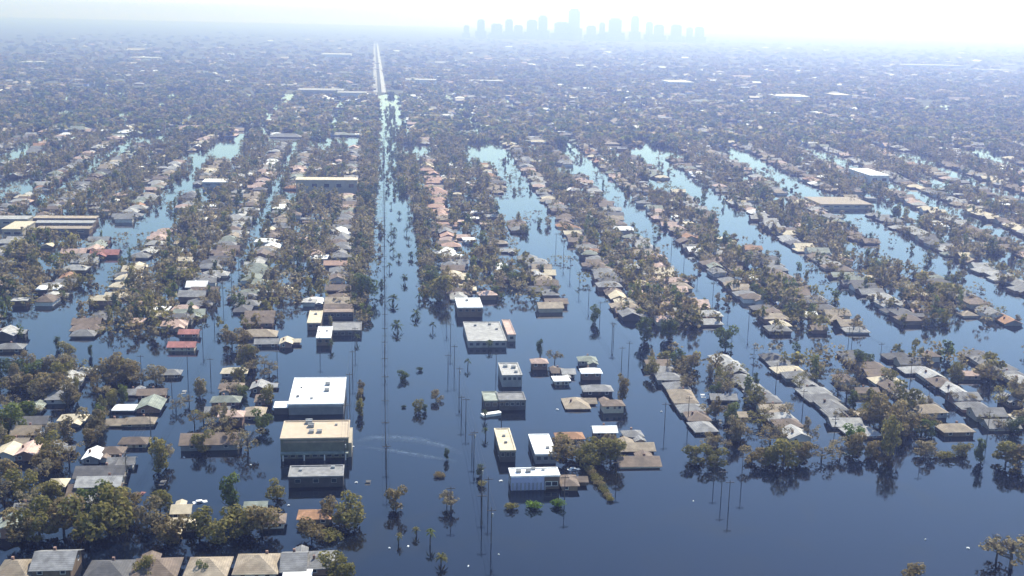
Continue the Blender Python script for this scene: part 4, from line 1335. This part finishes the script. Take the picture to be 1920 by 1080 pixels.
# ------------------------------------------------------------------ skyline
SKY = [(870, 880, 47), (895, 909, 36), (922, 942, 44), (948, 962, 36), (964, 980, 47), (988, 1008, 37), (1010, 1027, 29), (1040, 1067, 41), (1067, 1088, 16), (1100, 1118, 48), (1124, 1135, 42),
       (1142, 1166, 34), (1184, 1199, 30), (1212, 1224, 41), (1227, 1245, 46), (1259, 1278, 46), (1288, 1299, 51), (1304, 1320, 50)]
DESC = ['faint slab tower at the boulevard end of the skyline', 'squarish hazy tower second from the boulevard end', 'broad low tower third along the hazy skyline', 'slim hazy tower fourth along the skyline',
        'low block tower beside the slim fourth tower', 'wide tower shouldering a taller one mid skyline', 'tall narrow tower just before the highest one', 'stepped broad tower touching the highest one',
        'highest tower of the hazy skyline', 'low broad tower just past the highest one', 'small peaked tower past the highest one', 'wide domed tower past the highest one',
        'tall slim tower standing apart past the domed tower', 'tower beside a lower one toward the far end', 'lower tower joined to its neighbour toward the far end', 'flat broad tower third from the far end',
        'short thin tower second from the far end', 'last short tower at the far end of the skyline']
m_tower = rough_mat('tower_concrete', (0.5, 0.49, 0.47), var=0.1)
DIST = 10000.0
for (x0, x1, yt), ds in zip(SKY, DESC):
    a, b_ = (x0 - 960) / FPX, (x1 - 960) / FPX
    d0 = _f + _r * ((a + b_) / 2) + _u * ((540 - yt) / FPX)
    k_ = DIST / d0.y
    top = CAM_H + d0.z * k_
    W = (b_ - a) * k_
    r = empty('office_tower', (d0.x * k_, DIST, 0), rng.uniform(-.1, .1), ds, 'office tower', 'downtown towers on the horizon')
    mb = MB(); mb.box(-W / 2, W / 2, -W * .4, W * .4, 0, top * .93); link('shaft', mb.mesh('shaft'), m_tower, r)
    mb = MB(); mb.box(-W * .36, W * .36, -W * .28, W * .28, top * .93 + .01, top); link('crown', mb.mesh('crown'), m_tower, r)
    mb = MB(); mb.box(-W * .75, W * .75, -W * .6, W * .6, 0, top * .38); link('podium', mb.mesh('podium'), m_tower, r)

# ------------------------------------------------------------------ drifting debris, one piece each, and submerged cars
DEB = [(270, 742, 2.2), (541, 948, 1.6), (470, 872, 1.3), (442, 830, 1.6), (345, 858, 1.6), (939, 902, 2.4), (935, 855, 1.2), (1045, 768, 2.2), (1240, 772, 1.6),
       (935, 1040, 1.0), (878, 1062, 1.2), (765, 1025, 1.6), (730, 1028, 1.2), (662, 838, 1.8), (1815, 1028, 1.8), (1735, 1012, 1.0), (1300, 940, 1.2), (668, 905, 1.8), (580, 772, 2.4)]
NEAR = ['under the brown trees', 'beside the orange roof', 'off the bare grey tree', 'beside the very long brown roof', 'in the street under the long roof', 'off the fluted white building',
        'by the slim cream hall', 'below the small island', 'off the first near row', 'in the open water below the bushes', 'near the bottom palms', 'between the slim palms', 'beside the slim palm', 'at the wake start', 'by the half-dead corner tree',
        'in the open corner water', 'under the island hedge', 'beside the low grey flat building', 'between the white store and the tan building']
for (px, py, s), nm in zip(DEB, NEAR):
    p = survey(px, py, 0)
    mb = MB()
    s *= .5; mb.box(-s / 2, s / 2, -s * .3, s * .3, -.2, .14)
    mb.box(-s * .3, s * .35, -s * .2, s * .22, .143, .3)
    o = link('debris', mb.mesh('debris'), ROOF['white'], None, (p.x, p.y, 0), rng.uniform(0, 3.1))
    tag(o, 'white scrap of floating debris ' + nm, 'debris', 'floating debris')

CAR_BODY = MB(); CAR_BODY.box(-2.2, 2.2, -.85, .85, -1.0, .02); CAR_BODY = CAR_BODY.mesh('car_body')
CAR_TOP = mesh('car_roof', [(-1.5, -.8, .02), (1.1, -.8, .02), (1.1, .8, .02), (-1.5, .8, .02), (-1.1, -.65, .55), (.5, -.65, .55), (.5, .65, .55), (-1.1, .65, .55)],
               [(4, 5, 6, 7), (0, 1, 5, 4), (1, 2, 6, 5), (2, 3, 7, 6), (3, 0, 4, 7)])
CAR_WIN = MB(); CAR_WIN.box(-1.0, .5, -.78, -.74, .12, .42); CAR_WIN.box(-1.0, .5, .74, .78, .12, .42); CAR_WIN = CAR_WIN.mesh('car_window')
for (px, py, rc, rot, label) in ((375, 941, 'white', .3, 'white car up to its windows in the street by the pale pinkish roof'), (263, 927, 'red', 1.2, 'red car up to its windows at the edge of the big tree mass'),
                                 (305, 905, 'dark grey', 1.5, 'dark car roof in the street off the long whitish gable'), (345, 735, 'pale grey', 1.6, 'silver car roof in the street beside the green-grey gable'),
                                 (1318, 742, 'white', 1.4, 'white car roof in the alley of the first near block'), (1350, 790, 'pale grey', 1.6, 'silver car roof in the alley lower down the first near block'),
                                 (690, 905, 'dark grey', 1.5, 'dark car roof in the boulevard off the low grey flat-roofed building'), (1076, 880, 'white', .2, 'white car roof between the small brown house and island hedge')):
    p = survey(px, py, 0)
    r = empty('car', (p.x, p.y, 0), A + rot, label, 'car', 'flooded cars')
    link('body', CAR_BODY, ROOF[rc], r); link('cabin', CAR_TOP, ROOF[rc], r); link('window', CAR_WIN, m_glass, r)

# boat wake: a faint rough streak on the water
def wake():
    m, n, out = new_mat('wake_water')
    L = n.links.new
    b = n.nodes.new('ShaderNodeBsdfPrincipled'); b.inputs['Base Color'].default_value = (0.045, 0.068, 0.105, 1); b.inputs['Roughness'].default_value = .3; b.inputs['IOR'].default_value = 1.33
    t = n.nodes.new('ShaderNodeBsdfTransparent'); ms = n.nodes.new('ShaderNodeMixShader')
    at = n.nodes.new('ShaderNodeAttribute'); at.attribute_name = 'foam'
    geo = n.nodes.new('ShaderNodeNewGeometry'); ns = n.nodes.new('ShaderNodeTexNoise'); ns.inputs['Scale'].default_value = .35; ns.inputs['Detail'].default_value = 5
    L(geo.outputs['Position'], ns.inputs['Vector'])
    mu = n.nodes.new('ShaderNodeMath'); mu.operation = 'MULTIPLY'; mu.use_clamp = True
    sc_ = n.nodes.new('ShaderNodeMath'); sc_.operation = 'MULTIPLY'; sc_.inputs[1].default_value = 1.5
    L(ns.outputs[0], sc_.inputs[0]); L(sc_.outputs[0], mu.inputs[0]); L(at.outputs['Fac'], mu.inputs[1])
    L(mu.outputs[0], ms.inputs[0]); L(t.outputs[0], ms.inputs[1]); L(b.outputs[0], ms.inputs[2]); L(ms.outputs[0], out.inputs[0])
    vs, fs, fo = [], [], []
    for C, wd in (([(655, 828), (700, 821), (745, 821), (790, 826), (830, 836), (868, 852)], 8.0), ([(672, 836), (740, 846), (800, 856), (860, 866)], 5.0)):
        k0 = len(vs)
        for i, (px, py) in enumerate(C):
            e = wd * (.35 + .65 * math.sin(math.pi * (i + .4) / len(C)))
            for s, f in ((-1, 0), (-.25, 1), (1, 0)):
                p = survey(px, py + s * e, .004); vs.append((p.x, p.y, .004)); fo.append(f * (.95 if 0 < i < len(C) - 1 else .15))
        for i in range(len(C) - 1):
            for j in (0, 1): fs.append((k0 + 3 * i + j + 1, k0 + 3 * i + j + 4, k0 + 3 * i + j + 3, k0 + 3 * i + j))
    me = mesh('wake_water', vs, fs)
    me.attributes.new('foam', 'FLOAT', 'POINT').data.foreach_set('value', fo)
    tag(link('wake_water', me, m), kind='structure')


wake()

# island hedge of low shrubs leading into the open water
for i in range(9):
    t = i / 8
    px, py = 1104 + 40 * t, 882 + 56 * t
    place_small('hedge_bush', px, py, 'bush', 2.3 - .6 * t, 2.8 - .7 * t, ('olive', 'brown', 'olive')[i % 3],
                'low hedge bush %s in the line running from the island into open water' % NUM[i], .0, 'hedge running into the open water')
for o in list(bpy.data.objects):
    if o.name.startswith('hedge_bush') and o.parent is None: o['category'] = 'bush'
